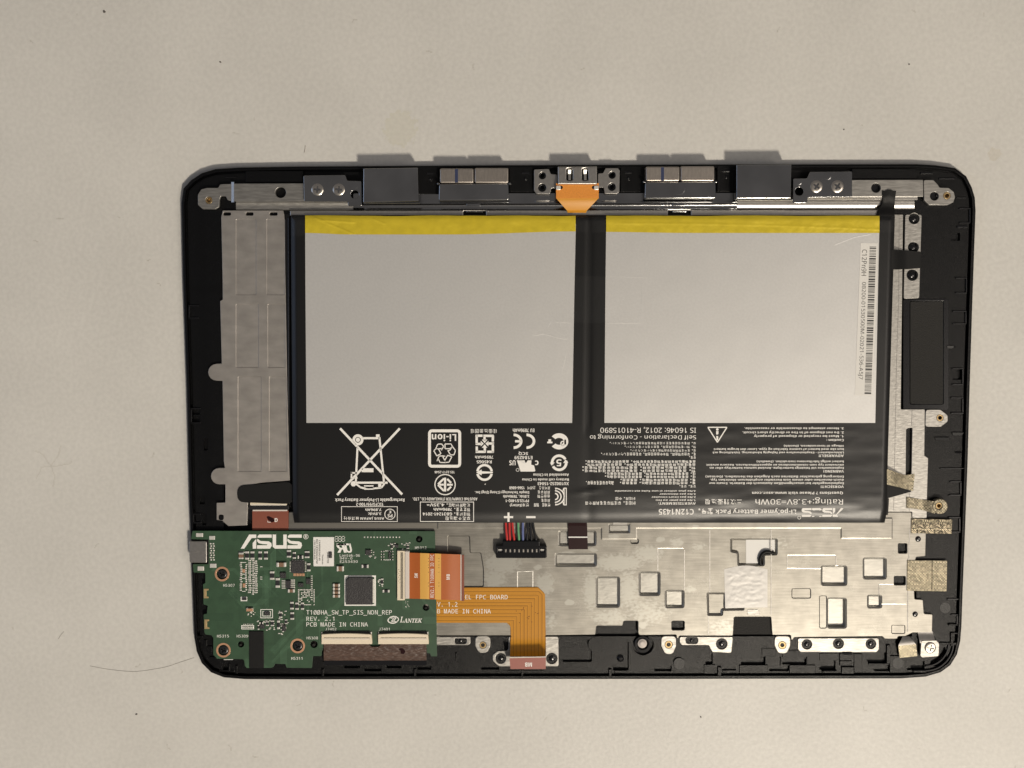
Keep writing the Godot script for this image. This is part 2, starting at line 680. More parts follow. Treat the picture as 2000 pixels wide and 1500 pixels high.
func noise_tex(size: int, freq: float, lo: float, hi: float, sd := 1, oct := 3, bumpy := 0.0) -> NoiseTexture2D:
	var t := NoiseTexture2D.new()
	t.width = size
	t.height = size
	t.seamless = true
	t.noise = noise(freq, FastNoiseLite.TYPE_SIMPLEX_SMOOTH, sd, oct)
	if bumpy > 0.0:
		t.as_normal_map = true
		t.bump_strength = bumpy
	else:
		var g := Gradient.new()
		g.set_color(0, Color(lo, lo, lo))
		g.set_color(1, Color(hi, hi, hi))
		t.color_ramp = g
	return t

func mat(called: String, r: float, g: float, b: float, rough: float, metal := 0.0, spec := 0.5) -> StandardMaterial3D:
	var m := StandardMaterial3D.new()
	m.resource_name = called
	m.albedo_color = Color(r, g, b).linear_to_srgb()
	m.roughness = rough
	m.metallic = metal
	m.metallic_specular = spec
	M[called] = m
	return m

func grain(m: StandardMaterial3D, scale: Vector3, color: Texture2D, normal: Texture2D = null, strength := 1.0, rough: Texture2D = null):
	m.uv1_triplanar = true
	m.uv1_world_triplanar = true
	m.uv1_scale = scale
	m.uv1_triplanar_sharpness = 4.0
	if color: m.albedo_texture = color
	if rough:
		m.roughness_texture = rough
		m.roughness_texture_channel = BaseMaterial3D.TEXTURE_CHANNEL_RED
	if normal:
		m.normal_enabled = true
		m.normal_texture = normal
		m.normal_scale = strength

func specks(size: int, base: float, count: int, value: float, sd: int) -> ImageTexture:
	# dust and scuffs on a dark surface
	var im := Image.create(size, size, false, Image.FORMAT_RGB8)
	im.fill(Color(base, base, base))
	var r := RandomNumberGenerator.new()
	r.seed = sd
	for i in count:
		var x := r.randi_range(2, size - 8)
		var y := r.randi_range(2, size - 8)
		var v := base + (value - base) * r.randf()
		if r.randf() < 0.25:
			var d := Vector2.from_angle(r.randf() * TAU)
			for k in r.randi_range(3, 7):
				im.set_pixel(clampi(x + int(d.x * k), 0, size - 1), clampi(y + int(d.y * k), 0, size - 1), Color(v * 0.5 + base * 0.5, v * 0.5 + base * 0.5, v * 0.5 + base * 0.5))
		else:
			im.set_pixel(x, y, Color(v, v, v))
	return ImageTexture.create_from_image(im)

func weave(low := 0.6) -> Array:
	# woven metal fabric: colour and relief
	var s := 128
	var im := Image.create(s, s, false, Image.FORMAT_RGB8)
	var hm := Image.create(s, s, false, Image.FORMAT_RGB8)
	var r := RandomNumberGenerator.new()
	r.seed = 5
	var tone := PackedFloat32Array()
	for i in 256: tone.append(r.randf_range(low, 1.0))
	for y in s:
		for x in s:
			var cx := x / 8
			var cy := y / 8
			var over := (cx + cy) % 2 == 0
			var fx := sin((x % 8 + 0.5) / 8.0 * PI)
			var fy := sin((y % 8 + 0.5) / 8.0 * PI)
			var h := fx * (0.4 + 0.6 * fy) if over else fy * (0.4 + 0.6 * fx)
			var t := tone[(cx % 16) * 16 + cy % 16] * (1.0 if over else 0.75)
			im.set_pixel(x, y, Color(t, t * 0.965, t * 0.88))
			hm.set_pixel(x, y, Color(h, h, h))
	return [ImageTexture.create_from_image(im), ImageTexture.create_from_image(hm)]

func materials():
	var fine := noise_tex(256, 0.11, 0.0, 1.0, 3, 3, 5.0)
	var soft := noise_tex(256, 0.03, 0.0, 1.0, 4, 3, 6.0)
	var grit := noise_tex(1024, 0.26, 0.0, 1.0, 5, 2, 4.0)
	var brushed := noise_tex(512, 0.035, 0.80, 1.0, 7, 4)
	var brushed_n := noise_tex(512, 0.045, 0.0, 1.0, 8, 4, 4.0)
	var blotch := noise_tex(256, 0.02, 0.88, 1.0, 11, 4)
	var dusty := specks(1024, 0.22, 420, 1.0, 21)
	var m := mat("black_plastic", 0.052, 0.054, 0.062, 0.34, 0.0, 0.33)
	grain(m, Vector3.ONE * 14.0, dusty, grit, 0.22)
	m = mat("gloss_plastic", 0.006, 0.006, 0.007, 0.20, 0.0, 0.5)
	m = mat("rubber", 0.024, 0.023, 0.021, 0.75, 0.0, 0.4)
	grain(m, Vector3.ONE * 60.0, noise_tex(256, 0.12, 0.7, 1.0, 31), fine, 0.5)
	m = mat("wrap", 0.05, 0.049, 0.049, 0.36, 0.0, 0.5)
	grain(m, Vector3.ONE * 16.0, specks(1024, 0.27, 90, 0.8, 22), grit, 0.06)
	m = mat("black_tape", 0.007, 0.007, 0.007, 0.5, 0.0, 0.32)
	grain(m, Vector3.ONE * 14.0, null, grit, 0.15)
	m = mat("pouch", 0.61, 0.605, 0.59, 0.42, 0.5)
	grain(m, Vector3(40, 40, 40), noise_tex(256, 0.09, 0.965, 1.0, 41), grit, 0.05)
	m = mat("sticker", 0.66, 0.645, 0.61, 0.5)
	m = mat("paper_white", 0.74, 0.73, 0.70, 0.55)
	m = mat("amber_film", 0.68, 0.53, 0.034, 0.34, 0.25)
	grain(m, Vector3.ONE * 25.0, noise_tex(256, 0.03, 0.94, 1.0, 43), soft, 0.12)
	m = mat("ink_white", 0.80, 0.785, 0.745, 0.55)
	m = mat("ink_black", 0.02, 0.02, 0.02, 0.6)
	m = mat("ink_dim", 0.06, 0.16, 0.08, 0.5)
	m = mat("steel", 0.44, 0.425, 0.395, 0.40, 0.85)
	grain(m, Vector3(9, 60, 55), brushed, brushed_n, 0.10)
	m = mat("steel_across", 0.46, 0.445, 0.415, 0.46, 0.82)
	grain(m, Vector3(20, 60, 60), brushed, brushed_n, 0.2)
	m = mat("steel_dull", 0.47, 0.44, 0.405, 0.40, 0.76)
	grain(m, Vector3(22, 40, 40), blotch, grit, 0.16)
	m = mat("pocket_steel", 0.42, 0.408, 0.375, 0.36, 0.86)
	grain(m, Vector3(14, 60, 50), noise_tex(256, 0.03, 0.9, 1.0, 47), brushed_n, 0.06)
	m = mat("mirror_steel", 0.42, 0.42, 0.42, 0.16, 1.0)
	grain(m, Vector3(12, 30, 12), blotch, grit, 0.04)
	m = mat("satin_steel", 0.50, 0.48, 0.45, 0.33, 0.95)
	grain(m, Vector3(30, 30, 30), noise_tex(256, 0.1, 0.92, 1.0, 51), grit, 0.07)
	m = mat("magnet", 0.50, 0.45, 0.40, 0.34, 0.9)
	grain(m, Vector3(60, 60, 20), noise_tex(256, 0.08, 0.9, 1.0, 52), grit, 0.1)
	m = mat("magnet_stripe", 0.03, 0.04, 0.09, 0.35)
	m = mat("brass", 0.40, 0.29, 0.15, 0.38, 0.9)
	m = mat("screw_steel", 0.62, 0.58, 0.52, 0.28, 1.0)
	m = mat("screw_black", 0.03, 0.03, 0.032, 0.3, 0.5)
	m = mat("tin", 0.84, 0.82, 0.76, 0.3, 0.55)
	m = mat("copper", 0.75, 0.42, 0.26, 0.38, 0.75)
	m = mat("gold", 0.86, 0.62, 0.32, 0.32, 0.85)
	m = mat("chip", 0.032, 0.030, 0.032, 0.42)
	grain(m, Vector3.ONE * 80.0, noise_tex(256, 0.08, 0.75, 1.0, 55), fine, 0.3)
	m = mat("ceramic", 0.20, 0.12, 0.075, 0.45)
	m = mat("resistor", 0.02, 0.02, 0.022, 0.35)
	m = mat("cream", 0.72, 0.63, 0.48, 0.5)
	m = mat("cream_grey", 0.60, 0.55, 0.50, 0.4)
	m = mat("flex_amber", 0.58, 0.255, 0.022, 0.3)
	m = mat("flex_rust", 0.40, 0.105, 0.022, 0.38)
	m = mat("flex_yellow", 0.66, 0.37, 0.085, 0.36)
	m = mat("flex_orange", 0.74, 0.28, 0.045, 0.36)
	grain(m, Vector3.ONE * 60.0, noise_tex(256, 0.1, 0.9, 1.0, 57), fine, 0.2)
	m = mat("flex_red", 0.20, 0.058, 0.035, 0.42)
	m = mat("flex_pink", 0.26, 0.080, 0.060, 0.45)
	m = mat("flex_brown", 0.10, 0.058, 0.042, 0.38)
	grain(m, Vector3(12, 60, 60), noise_tex(256, 0.05, 0.75, 1.0, 58), fine, 0.15)
	m = mat("flex_dark", 0.018, 0.005, 0.006, 0.30, 0.0, 0.3)
	m = mat("wire_red", 0.52, 0.035, 0.03, 0.4)
	m = mat("wire_green", 0.13, 0.36, 0.17, 0.4)
	m = mat("wire_blue", 0.14, 0.17, 0.36, 0.4)
	m = mat("wire_black", 0.012, 0.012, 0.013, 0.4)
	m = mat("peg", 0.55, 0.50, 0.46, 0.5)
	m = mat("mould_mark", 0.060, 0.060, 0.058, 0.55)
	grain(m, Vector3.ONE * 80.0, noise_tex(256, 0.06, 0.6, 1.0, 61), fine, 0.4)
	m = mat("crumpled_film", 0.56, 0.545, 0.52, 0.5, 0.2)
	var wv := weave()
	m = mat("woven_metal", 0.50, 0.475, 0.41, 0.48, 0.55)
	grain(m, Vector3.ONE * 130.0, wv[0])
	m = mat("woven_coarse", 0.66, 0.62, 0.54, 0.36, 0.75)
	grain(m, Vector3.ONE * 170.0, weave(0.15)[0], fine, 0.5)
	m = mat("clear_film", 0.95, 0.95, 0.94, 0.12)
	m.metallic_specular = 0.16
	m.transparency = BaseMaterial3D.TRANSPARENCY_ALPHA
	m.albedo_color.a = 0.004
	m = mat("hair", 0.12, 0.10, 0.08, 0.5)
	m = mat("crumb_dark", 0.10, 0.09, 0.08, 0.8)
	M.fine = fine
	M.soft = soft

func table_picture() -> ImageTexture:
	# faint rubs, a pale ring left by a cup foot and thin scuffs in the paint
	var w := 1250
	var h := 1000
	var im := Image.create(w, h, false, Image.FORMAT_RGB8)
	var a := noise(0.006, FastNoiseLite.TYPE_SIMPLEX_SMOOTH, 71, 4)
	var b := noise(0.19, FastNoiseLite.TYPE_SIMPLEX_SMOOTH, 72, 3)
	for y in h:
		for x in w:
			var v := 0.955 + 0.026 * a.get_noise_2d(x, y) + 0.034 * b.get_noise_2d(x, y)
			im.set_pixel(x, y, Color(v, v * 0.999, v * 0.996))
	var spot := func(px: float, py: float, r: float, c: Color, k: float):
		var sd := noise(0.15, FastNoiseLite.TYPE_SIMPLEX_SMOOTH, 77, 3)
		var cx := (px + 250.0) / 2500.0 * w
		var cy := (py + 250.0) / 2000.0 * h
		var rr := r * 0.5
		for yy in range(int(cy - rr - 2), int(cy + rr + 3)):
			for xx in range(int(cx - rr - 2), int(cx + rr + 3)):
				if xx < 0 or yy < 0 or xx >= w or yy >= h: continue
				var d := Vector2(xx - cx, yy - cy).length() / rr + 0.35 * sd.get_noise_2d(xx, yy)
				if d < 1.0:
					im.set_pixel(xx, yy, im.get_pixel(xx, yy).lerp(c, k * (1.0 if d > 0.82 else 0.7)))
	spot.call(735, 220, 32, Color(0.91, 0.90, 0.80), 0.28)
	spot.call(1872, 268, 12, Color(0.86, 0.82, 0.74), 0.3)
	var r := RandomNumberGenerator.new()
	r.seed = 9
	for i in 150:
		var x := r.randf() * w
		var y := r.randf() * h
		var dir := r.randf() * TAU
		var c := Color(0.70, 0.68, 0.64)
		for k in r.randi_range(1, 7):
			dir += r.randf_range(-0.5, 0.5)
			x += cos(dir)
			y += sin(dir)
			if x < 1 or y < 1 or x > w - 2 or y > h - 2: continue
			im.set_pixel(int(x), int(y), im.get_pixel(int(x), int(y)).lerp(c, r.randf_range(0.15, 0.5)))
	# fine crackle left of the tablet
	for j in 5:
		var x := (45.0 + 250.0) / 2.0
		var y := (870.0 + 250.0) / 2.0
		var dir: float = [0.1, 1.3, 2.4, 4.2, 5.0][j]
		for k in 22:
			dir += r.randf_range(-0.35, 0.35)
			x += cos(dir)
			y += sin(dir)
			im.set_pixel(int(x), int(y), im.get_pixel(int(x), int(y)).lerp(Color(0.78, 0.76, 0.72), 0.3))
	return ImageTexture.create_from_image(im)

func table_relief() -> ImageTexture:
	# the fine orange-peel of the paint
	var im := Image.create(1250, 1000, false, Image.FORMAT_RGBA8)
	var b := noise(0.16, FastNoiseLite.TYPE_SIMPLEX_SMOOTH, 74, 3)
	for y in 1000:
		for x in 1250:
			var v := 0.5 + 0.35 * b.get_noise_2d(x, y)
			im.set_pixel(x, y, Color(v, v, v))
	im.bump_map_to_normal_map(1.0)
	return ImageTexture.create_from_image(im)

func plate_picture() -> ImageTexture:
	# the cast plate: grain lines along x, and white bloom where sheets of film have been peeled off
	var w := 1320
	var h := 390
	var im := Image.create(w, h, false, Image.FORMAT_RGB8)
	var line := noise(0.05, FastNoiseLite.TYPE_SIMPLEX_SMOOTH, 81, 4)
	var mott := noise(0.02, FastNoiseLite.TYPE_SIMPLEX_SMOOTH, 82, 4)
	var edge := noise(0.10, FastNoiseLite.TYPE_SIMPLEX_SMOOTH, 83, 4)
	var big := noise(0.012, FastNoiseLite.TYPE_SIMPLEX_SMOOTH, 84, 3)
	# x, y, radius x, radius y, strength: places where bloom shows
	var bloom := [[1205, 1098, 48, 17, 1.0], [1262, 1080, 30, 16, 0.9], [1152, 1150, 16, 40, 0.9], [1225, 1150, 22, 40, 0.8], [1190, 1205, 36, 16, 0.7], [1262, 1195, 40, 26, 0.55], [1105, 1080, 16, 4, 0.9],
		[980, 1100, 36, 20, 1.0], [965, 1130, 22, 22, 0.9], [1062, 1140, 18, 22, 1.0], [1048, 1107, 8, 5, 1.1], [1286, 1053, 9, 5, 1.2], [1318, 1058, 14, 8, 0.7], [1110, 1176, 10, 6, 1.3], [1253, 1220, 8, 9, 1.0],
		[1156, 1073, 8, 4, 1.1], [1195, 1047, 13, 5, 0.9], [1353, 1027, 7, 3, 1.1], [1362, 1066, 14, 7, 0.6], [1345, 1150, 12, 6, 0.7], [925, 1205, 30, 9, 0.5], [1075, 1210, 14, 20, 0.4], [1000, 1190, 10, 10, 0.3], [1410, 1225, 30, 16, 0.5], [1500, 1060, 40, 14, 0.35]]
	for y in h:
		var py := 1000.0 + y / 1.5
		for x in w:
			var px := 920.0 - 80.0 + x / 1.3333
			var v := 0.86 + 0.065 * line.get_noise_2d(x * 0.22, y * 3.2) + 0.07 * mott.get_noise_2d(x, y)
			var k := 0.0
			for q in bloom:
				var dx: float = (px - q[0]) / q[2]
				var dy: float = (py - q[1]) / q[3]
				var d := dx * dx + dy * dy
				if d < 2.2:
					k = maxf(k, q[4] * (1.35 - d) + 0.9 * edge.get_noise_2d(x * 0.7, y) - 0.12)
			k += 0.5 * maxf(0.0, big.get_noise_2d(x, y)) * (1.0 if edge.get_noise_2d(x * 2.0, y * 2.0) > 0.1 else 0.0)
			k = clampf(k * 1.4, 0.0, 1.0)
			var c := Color(v, v * 0.985, v * 0.955).lerp(Color(1.0, 1.0, 0.98), 0.75 * k)
			im.set_pixel(x, y, c)
	return ImageTexture.create_from_image(im)

func board_picture() -> ImageTexture:
	# solder mask with copper lines showing through it
	var w := 1000
	var h := 560
	var im := Image.create(w, h, false, Image.FORMAT_RGB8)
	var n := noise(0.02, FastNoiseLite.TYPE_SIMPLEX_SMOOTH, 91, 3)
	for y in h:
		for x in w:
			var v := 0.9 + 0.06 * n.get_noise_2d(x, y)
			im.set_pixel(x, y, Color(0.30 * v, 0.62 * v, 0.42 * v))
	var r := RandomNumberGenerator.new()
	r.seed = 14
	for g in 70:
		var x := r.randi_range(30, w - 40)
		var y := r.randi_range(20, h - 30)
		var d := r.randi_range(0, 7)
		var wires := r.randi_range(2, 9)
		var lens := []
		var turns := []
		for k in r.randi_range(2, 4):
			lens.append(r.randi_range(20, 110))
			turns.append(r.randi_range(-1, 1))
		var tone := Color(0.42, 0.80, 0.58) if r.randf() < 0.5 else Color(0.21, 0.46, 0.31)
		for k in wires:
			var px := float(x)
			var py := float(y)
			var dd := d
			var off := Vector2.from_angle(d * PI / 4 + PI / 2) * k * 4.0
			px += off.x
			py += off.y
			for s in lens.size():
				var v := Vector2.from_angle(dd * PI / 4)
				for q in lens[s]:
					px += v.x
					py += v.y
					if px > 1 and py > 1 and px < w - 2 and py < h - 2:
						im.set_pixel(int(px), int(py), tone)
				dd += turns[s]
	return ImageTexture.create_from_image(im)

func flex_picture() -> ImageTexture:
	# copper lines inside the amber film, turning the corner
	var s := 480
	var im := Image.create(s, int(s * 0.66), false, Image.FORMAT_RGB8)
	for y in im.get_height():
		for x in s:
			var px := 840.0 + x * 230.0 / s
			var py := 1144.0 + y * 152.0 / im.get_height()
			# distance in from the outer edge (top, then right); the corner is cut at 45 degrees
			var d := minf(py - 1147.0, 1066.0 - px)
			d = minf(d, (py - 1147.0 + 1066.0 - px) * 0.72 - 8.0)
			var f := fposmod(d, 7.0)
			var v := 1.0
			if f < 1.5: v = 0.80
			elif f > 5.9: v = 1.10
			im.set_pixel(x, y, Color(minf(0.9 * v, 1.0), minf(0.9 * v, 1.0), 0.9 * v))
	var r := RandomNumberGenerator.new()
	r.seed = 3
	for i in 16:
		var x := int((1006 + r.randf() * 46 - 840) / 230.0 * s)
		var y := int((1180 + r.randf() * 36 - 1144) / 152.0 * im.get_height())
		im.fill_rect(Rect2i(x, y, 3, 3), Color(0.45, 0.35, 0.3))
	return ImageTexture.create_from_image(im)

func planar(m: StandardMaterial3D, t: Texture2D, x0: float, y0: float, x1: float, y1: float, h: float):
	# lays a picture flat over the box; mesh uv is in steps of 100 mm
	var a := flat(x0, y0, h) * 0.01
	var c := flat(x1, y1, h) * 0.01
	m.albedo_texture = t
	m.texture_repeat = false
	m.uv1_scale = Vector3(1.0 / (c.x - a.x), 1.0 / (c.y - a.y), 1)
	m.uv1_offset = Vector3(-a.x / (c.x - a.x), -a.y / (c.y - a.y), 0)

# ---------------------------------------------------------------- the table

func table():
	origin = Vector3.ZERO
	var m := mat("table_paint", 0.612, 0.600, 0.566, 0.5)
	planar(m, table_picture(), -250, -250, 2250, 1750, 0)
	m.normal_enabled = true
	m.normal_texture = table_relief()
	m.normal_scale = 0.2
	var b := buf()
	var x0 := flat(-2600, -2600, 0)
	var x1 := flat(4600, 4600, 0)
	quad(b, Vector3(-620, 0, -460), Vector3(620, 0, -460), Vector3(620, 0, 460), Vector3(-620, 0, 460), Vector3.UP, Vector3.UP, Vector3.UP, Vector3.UP)
	for s in [[-620, -460, 620, -460, 0, -1], [620, -460, 620, 460, 1, 0], [620, 460, -620, 460, 0, 1], [-620, 460, -620, -460, -1, 0]]:
		var n := Vector3(s[4], 0, s[5])
		quad(b, Vector3(s[0], 0, s[1]), Vector3(s[2], 0, s[3]), Vector3(s[2], -22, s[3]), Vector3(s[0], -22, s[1]), n, n, n, n)
	var o := commit([[b, m]], "table_top", self)
	tag(o, "pale off-white painted table top with faint rubs and scuffs", "table", "", "structure")

# ---------------------------------------------------------------- the tablet's own housing and fixed metal

const PLATE_H := 2.6
const RIM := [[354, 397], [358, 368], [374, 351], [394, 338], [421, 330], [466, 327], [580, 325], [1000, 322.5], [1400, 321], [1790, 320.5], [1827, 322.5], [1865, 328], [1887, 344], [1898, 366], [1904, 386], [1905.5, 412],
	[1899, 595], [1894, 755], [1890, 900], [1884, 1060], [1880, 1160], [1878, 1220], [1875.5, 1252], [1869, 1278], [1856, 1299], [1837, 1313], [1808, 1321.5], [1760, 1325], [1320, 1326], [820, 1326.5], [600, 1327], [478, 1326.5], [437, 1323], [412, 1313], [394, 1295], [384, 1272], [379.5, 1245], [377, 1180], [370, 985], [364.5, 760], [357, 540]]

func rim_outline(d: float) -> PackedVector2Array:
	var p := PackedVector2Array()
	for q in RIM: p.append(Vector2(q[0], q[1]))
	if d > 0: p = inset(oriented(p, true), d)
	return p

func screw(parent: Node, x: float, y: float, r: float, h: float, m: Material, called := "screw", turn := 0.0):
	# pan head with a cross-shaped recess
	var b := buf()
	var k := buf()
	var rr := r * 0.17
	var p := oriented(to_mm(circle(x, y, r, 28), h), true)
	var cross := PackedVector2Array()
	var c := flat(x, y, h)
	for i in 4:
		var a := turn + i * PI / 2
		var d := Vector2.from_angle(a)
		var s := d.orthogonal()
		cross.append(c + d * rr * 0.62 + s * rr * 0.13)
		cross.append(c + d * rr * 0.62 - s * rr * 0.13)
		cross.append(c + (d - s) * rr * 0.17)
	cross = oriented(cross, true)
	skirt(b, p, [[0, h - 0.55], [0, h - 0.22], [rr * 0.1, h - 0.09], [rr * 0.3, h - 0.02], [rr * 0.42, h]])
	cap(b, inset(p, rr * 0.42), [cross], h)
	skirt(k, oriented(cross, false), [[0.04, h - 0.55], [0, h]])
	cap(k, cross, [], h - 0.55)
	return commit([[b, m], [k, m]], called, parent)

func nut(parent: Node, x: float, y: float, r: float, h: float):
	# threaded brass insert: a ring and its dark bore
	var b := buf()
	var k := buf()
	plate_into(b, circle(x, y, r, 22), h - 1.5, h - 0.05, 0.05, [circle(x, y, r * 0.6, 18)])
	plate_into(k, circle(x, y, r * 0.62, 18), h - 2.0, h - 1.5, 0.02)
	return commit([[b, M.brass], [k, M.brass]], "threaded_insert", parent)

func boss(parent: Node, x: float, y: float, r: float, h: float):
	# a melted plastic stake at the bottom of a hole
	var b := buf()
	plate_into(b, circle(x, y, r * 1.25, 22), h - 1.2, h - 0.75, 0.05)
	var p := oriented(to_mm(circle(x, y, r * 0.8, 20), h), true)
	var rm := r * 0.8 * 0.17
	var rows := []
	for k in 6:
		var a := k * PI / 2 / 5.0
		rows.append([rm * (1 - cos(a)) * 0.97, h - 0.85 + 0.75 * sin(a)])
	skirt(b, p, rows)
	return commit([[b, M.gloss_plastic]], "plastic_stake", parent)

func tablet():
	var t := thing("opened_tablet", "black tablet housing lying open with its bare metal mid-frame plate and brackets", "tablet", 1130, 825, 0)
	housing(t)
	mid_frame(t)
	shield_plate(t)
	hinge_channel(t)
	brackets(t)
	dock_port(t)

func housing(t: Node):
	var b := buf()
	var p := oriented(to_mm(rim_outline(0), 2.2), true)
	skirt(b, p, [[1.5, 0.0], [0.8, 0.25], [0.25, 0.9], [0.0, 1.7], [0.0, 2.2], [0.12, 2.45], [0.35, 2.62], [0.7, 2.68]])
	var inner := inset(p, 1.15)
	cap(b, inset(p, 0.7), [inner], 2.68)
	skirt(b, oriented(inner, false), [[0, 1.5], [0, 2.68]])
	commit([[b, M.black_plastic]], "rim", t)
	b = buf()
	var tray := oriented(to_mm(rim_outline(4.0), 1.6), true)
	cap(b, tray, [], 0.9)
	skirt(b, tray, [[0, 0.4], [0, 0.9]])
	commit([[b, M.black_plastic]], "tray_floor", t)
	# the inner border of the tray, standing between the groove behind the rim and the metal
	var brd := oriented(inset(p, 1.9), true)
	b = buf()
	var hole := oriented(to_mm(rect(437, 424, 1790, 1243, 6), 1.9), true)
	skirt(b, brd, [[0, 1.5], [0, 1.86], [0.05, 1.92]])
	var pits := []
	for q in [rect(1099, 1249, 1156, 1293, 3), rect(1197, 1254, 1228, 1309, 2), rect(1278, 1300, 1312, 1311, 2), rect(1502, 1299, 1541, 1311, 2), circle(1256, 1259, 21, 26), rect(1378, 1276, 1392, 1300, 1), rect(1447, 1283, 1495, 1298, 1), rect(1528, 1286, 1574, 1298, 1),
		rect(1600, 1290, 1632, 1308, 1), rp([1683, 1274, 1735, 1274, 1735, 1295, 1697, 1296], 1), rp([1700, 1299, 1736, 1299, 1740, 1311, 1708, 1311], 1), rect(1771, 1291, 1806, 1309, 1), rp([1815, 1300, 1822, 1275, 1846, 1262, 1850, 1285, 1833, 1302], 2), rect(672, 1300, 703, 1305), rect(712, 1301, 745, 1311), rect(755, 1300, 784, 1305), rect(815, 1300, 842, 1308),
		rect(436, 1297, 447, 1309, 1), rect(940, 1300, 975, 1308, 1), rect(390, 970, 400, 985, 1), rect(374, 797, 391, 810, 1), rect(374, 813, 391, 827, 1), rect(395, 1003, 403, 1026, 1), rect(398, 855, 406, 880, 2), rect(1857, 455, 1875, 470, 1), rect(1861, 720, 1881, 742, 1)]:
		pits.append(oriented(to_mm(q, 1.92), true))
	var holes := [hole]
	holes.append_array(pits)
	cap(b, inset(brd, 0.05), holes, 1.92)
	for q in pits: skirt(b, oriented(q, false), [[0, 1.0], [0, 1.92]])
	for q in pits: cap(b, q, [], 1.05)
	skirt(b, oriented(hole, false), [[0, 0.9], [0, 1.92]])
	commit([[b, M.black_plastic]], "tray_border", t)
	# snap-in clips round the border: an upright frame with a catch
	for c in [[1874, 406, 1896, 436], [1867, 542, 1889, 573], [1861, 607, 1888, 633], [1860, 719, 1882, 752], [1858, 776, 1882, 808], [368, 596, 388, 622], [372, 797, 392, 827], [376, 1003, 392, 1022], [1856, 940, 1878, 968], [1853, 1010, 1876, 1040], [1858, 1200, 1871, 1222], [1860, 1236, 1872, 1260]]:
		b = buf()
		plate_into(b, rect(c[0], c[1], c[2], c[1] + 2.0), 1.8, 2.45, 0.06)
		plate_into(b, rect(c[0], c[3] - 2.0, c[2], c[3]), 1.8, 2.45, 0.06)
		plate_into(b, rect(c[2] - 2.5 if c[0] > 1000 else c[0], c[1] + 2.6, c[2] if c[0] > 1000 else c[0] + 2.5, c[3] - 2.6), 1.8, 2.4, 0.06)
		commit([[b, M.gloss_plastic]], "snap_clip", t)
	for c in [[500, 336, 530, 341], [1728, 331, 1760, 333], [1690, 331, 1722, 333], [1766, 331, 1780, 333], [1798, 336, 1822, 340], [1834, 347, 1866, 350], [440, 345, 462, 347], [1868, 385, 1886, 387], [1870, 440, 1890, 445], [1850, 1169, 1872, 1172], [1836, 914, 1886, 916], [1852, 967, 1876, 969]]:
		box("rib", t, M.gloss_plastic, c[0], c[1], c[2], c[3], 1.8, 2.3, 0.1)
	# sloping catches that shine
	for c in [[1860, 845, 1882, 850.5], [1826, 854.5, 1855, 859.5], [1850, 675.5, 1864, 680.5], [1866, 883, 1880, 885.5], [1888, 855, 1892, 858], [1862, 677, 1868, 679]]:
		slope("catch", t, M.gloss_plastic, c[0], c[1], c[2], c[3], 2.5, 0.36)
	# ribs and posts along the near edge
	for c in [[1375, 1298, 1397, 1316, 2.2], [1412, 1309, 1439, 1313.5, 2.5], [1444, 1299, 1500, 1315, 2.25], [1542, 1299, 1593, 1315, 2.25], [1494.5, 1284, 1496.5, 1299, 2.3], [1524, 1284, 1526, 1299, 2.3], [1575, 1284, 1577, 1299, 2.3], [1488, 1266, 1514, 1282, 2.1], [1528, 1270, 1560, 1284, 2.15],
		[1600, 1276, 1638, 1289, 2.1], [1668, 1277, 1684, 1314, 2.3], [1640, 1291, 1664, 1300, 2.35], [1644, 1303, 1668, 1316, 2.5], [1697, 1295.6, 1737, 1298.6, 2.45], [1640, 1276, 1668, 1290, 2.3], [1738, 1281, 1770, 1314, 2.35], [1732, 1260, 1739, 1296, 2.5], [1606, 1311, 1634, 1314.5, 2.6], [1784, 1310, 1810, 1313.5, 2.6],
		[628, 1307, 632.5, 1321, 2.5], [808, 1307, 812.8, 1321, 2.5], [1189, 1307, 1194.5, 1322, 2.5], [1402, 1303, 1409, 1321, 2.5], [889.5, 1276, 892.5, 1292, 2.4], [1018, 1308, 1022, 1324, 2.5], [460, 1300, 464, 1316, 2.4], [446, 1296, 449, 1310, 2.3], [1857, 1236, 1862, 1262, 2.5], [1853, 1219, 1870, 1222, 2.6], [1836, 1255, 1870, 1259, 2.4],
		[1200, 1309.5, 1224, 1315, 2.3], [990, 1309, 1060, 1314, 2.1], [405, 1262, 414, 1276, 2.3], [398, 1250, 404, 1262, 2.3], [409, 1283, 424, 1287, 2.4], [385, 1242, 396, 1246, 2.2], [428, 1309, 458, 1312, 2.2]]:
		box("rib", t, M.black_plastic, c[0], c[1], c[2], c[3], 1.5, c[4], 0.12)
	for c in [[1655.5, 1277.5, 10, 2], [1622, 1312, 13, 2], [1797, 1311, 13, 2]]:
		slope("catch", t, M.gloss_plastic, c[0] - c[2], c[1] - c[3], c[0] + c[2], c[1] + c[3], 2.75, 0.3)
	# ejector marks moulded into the plastic
	for c in [[1326.5, 1296, 11], [1846, 1187, 10.5], [1165, 1259, 16], [1753.6, 1295, 11]]:
		plate("mould_mark", t, M.mould_mark if c[2] < 12 else M.black_plastic, circle(c[0], c[1], c[2], 26), 1.8, 1.98 if c[1] < 1294 else 2.42, 0.05)
	# curved ribs inside the corner by the screw
	for k in 2:
		b = buf()
		var rr: float = [56.0, 47.0][k]
		var po := PackedVector2Array()
		for i in 15: po.append(Vector2(1808, 1256) + Vector2.from_angle(i * PI / 28.0) * rr)
		for i in 15: po.append(Vector2(1808, 1256) + Vector2.from_angle((14 - i) * PI / 28.0) * (rr - 3.0))
		plate_into(b, po, 1.5, 2.6 - 0.2 * k, 0.08)
		commit([[b, M.gloss_plastic]], "curved_rib", t)
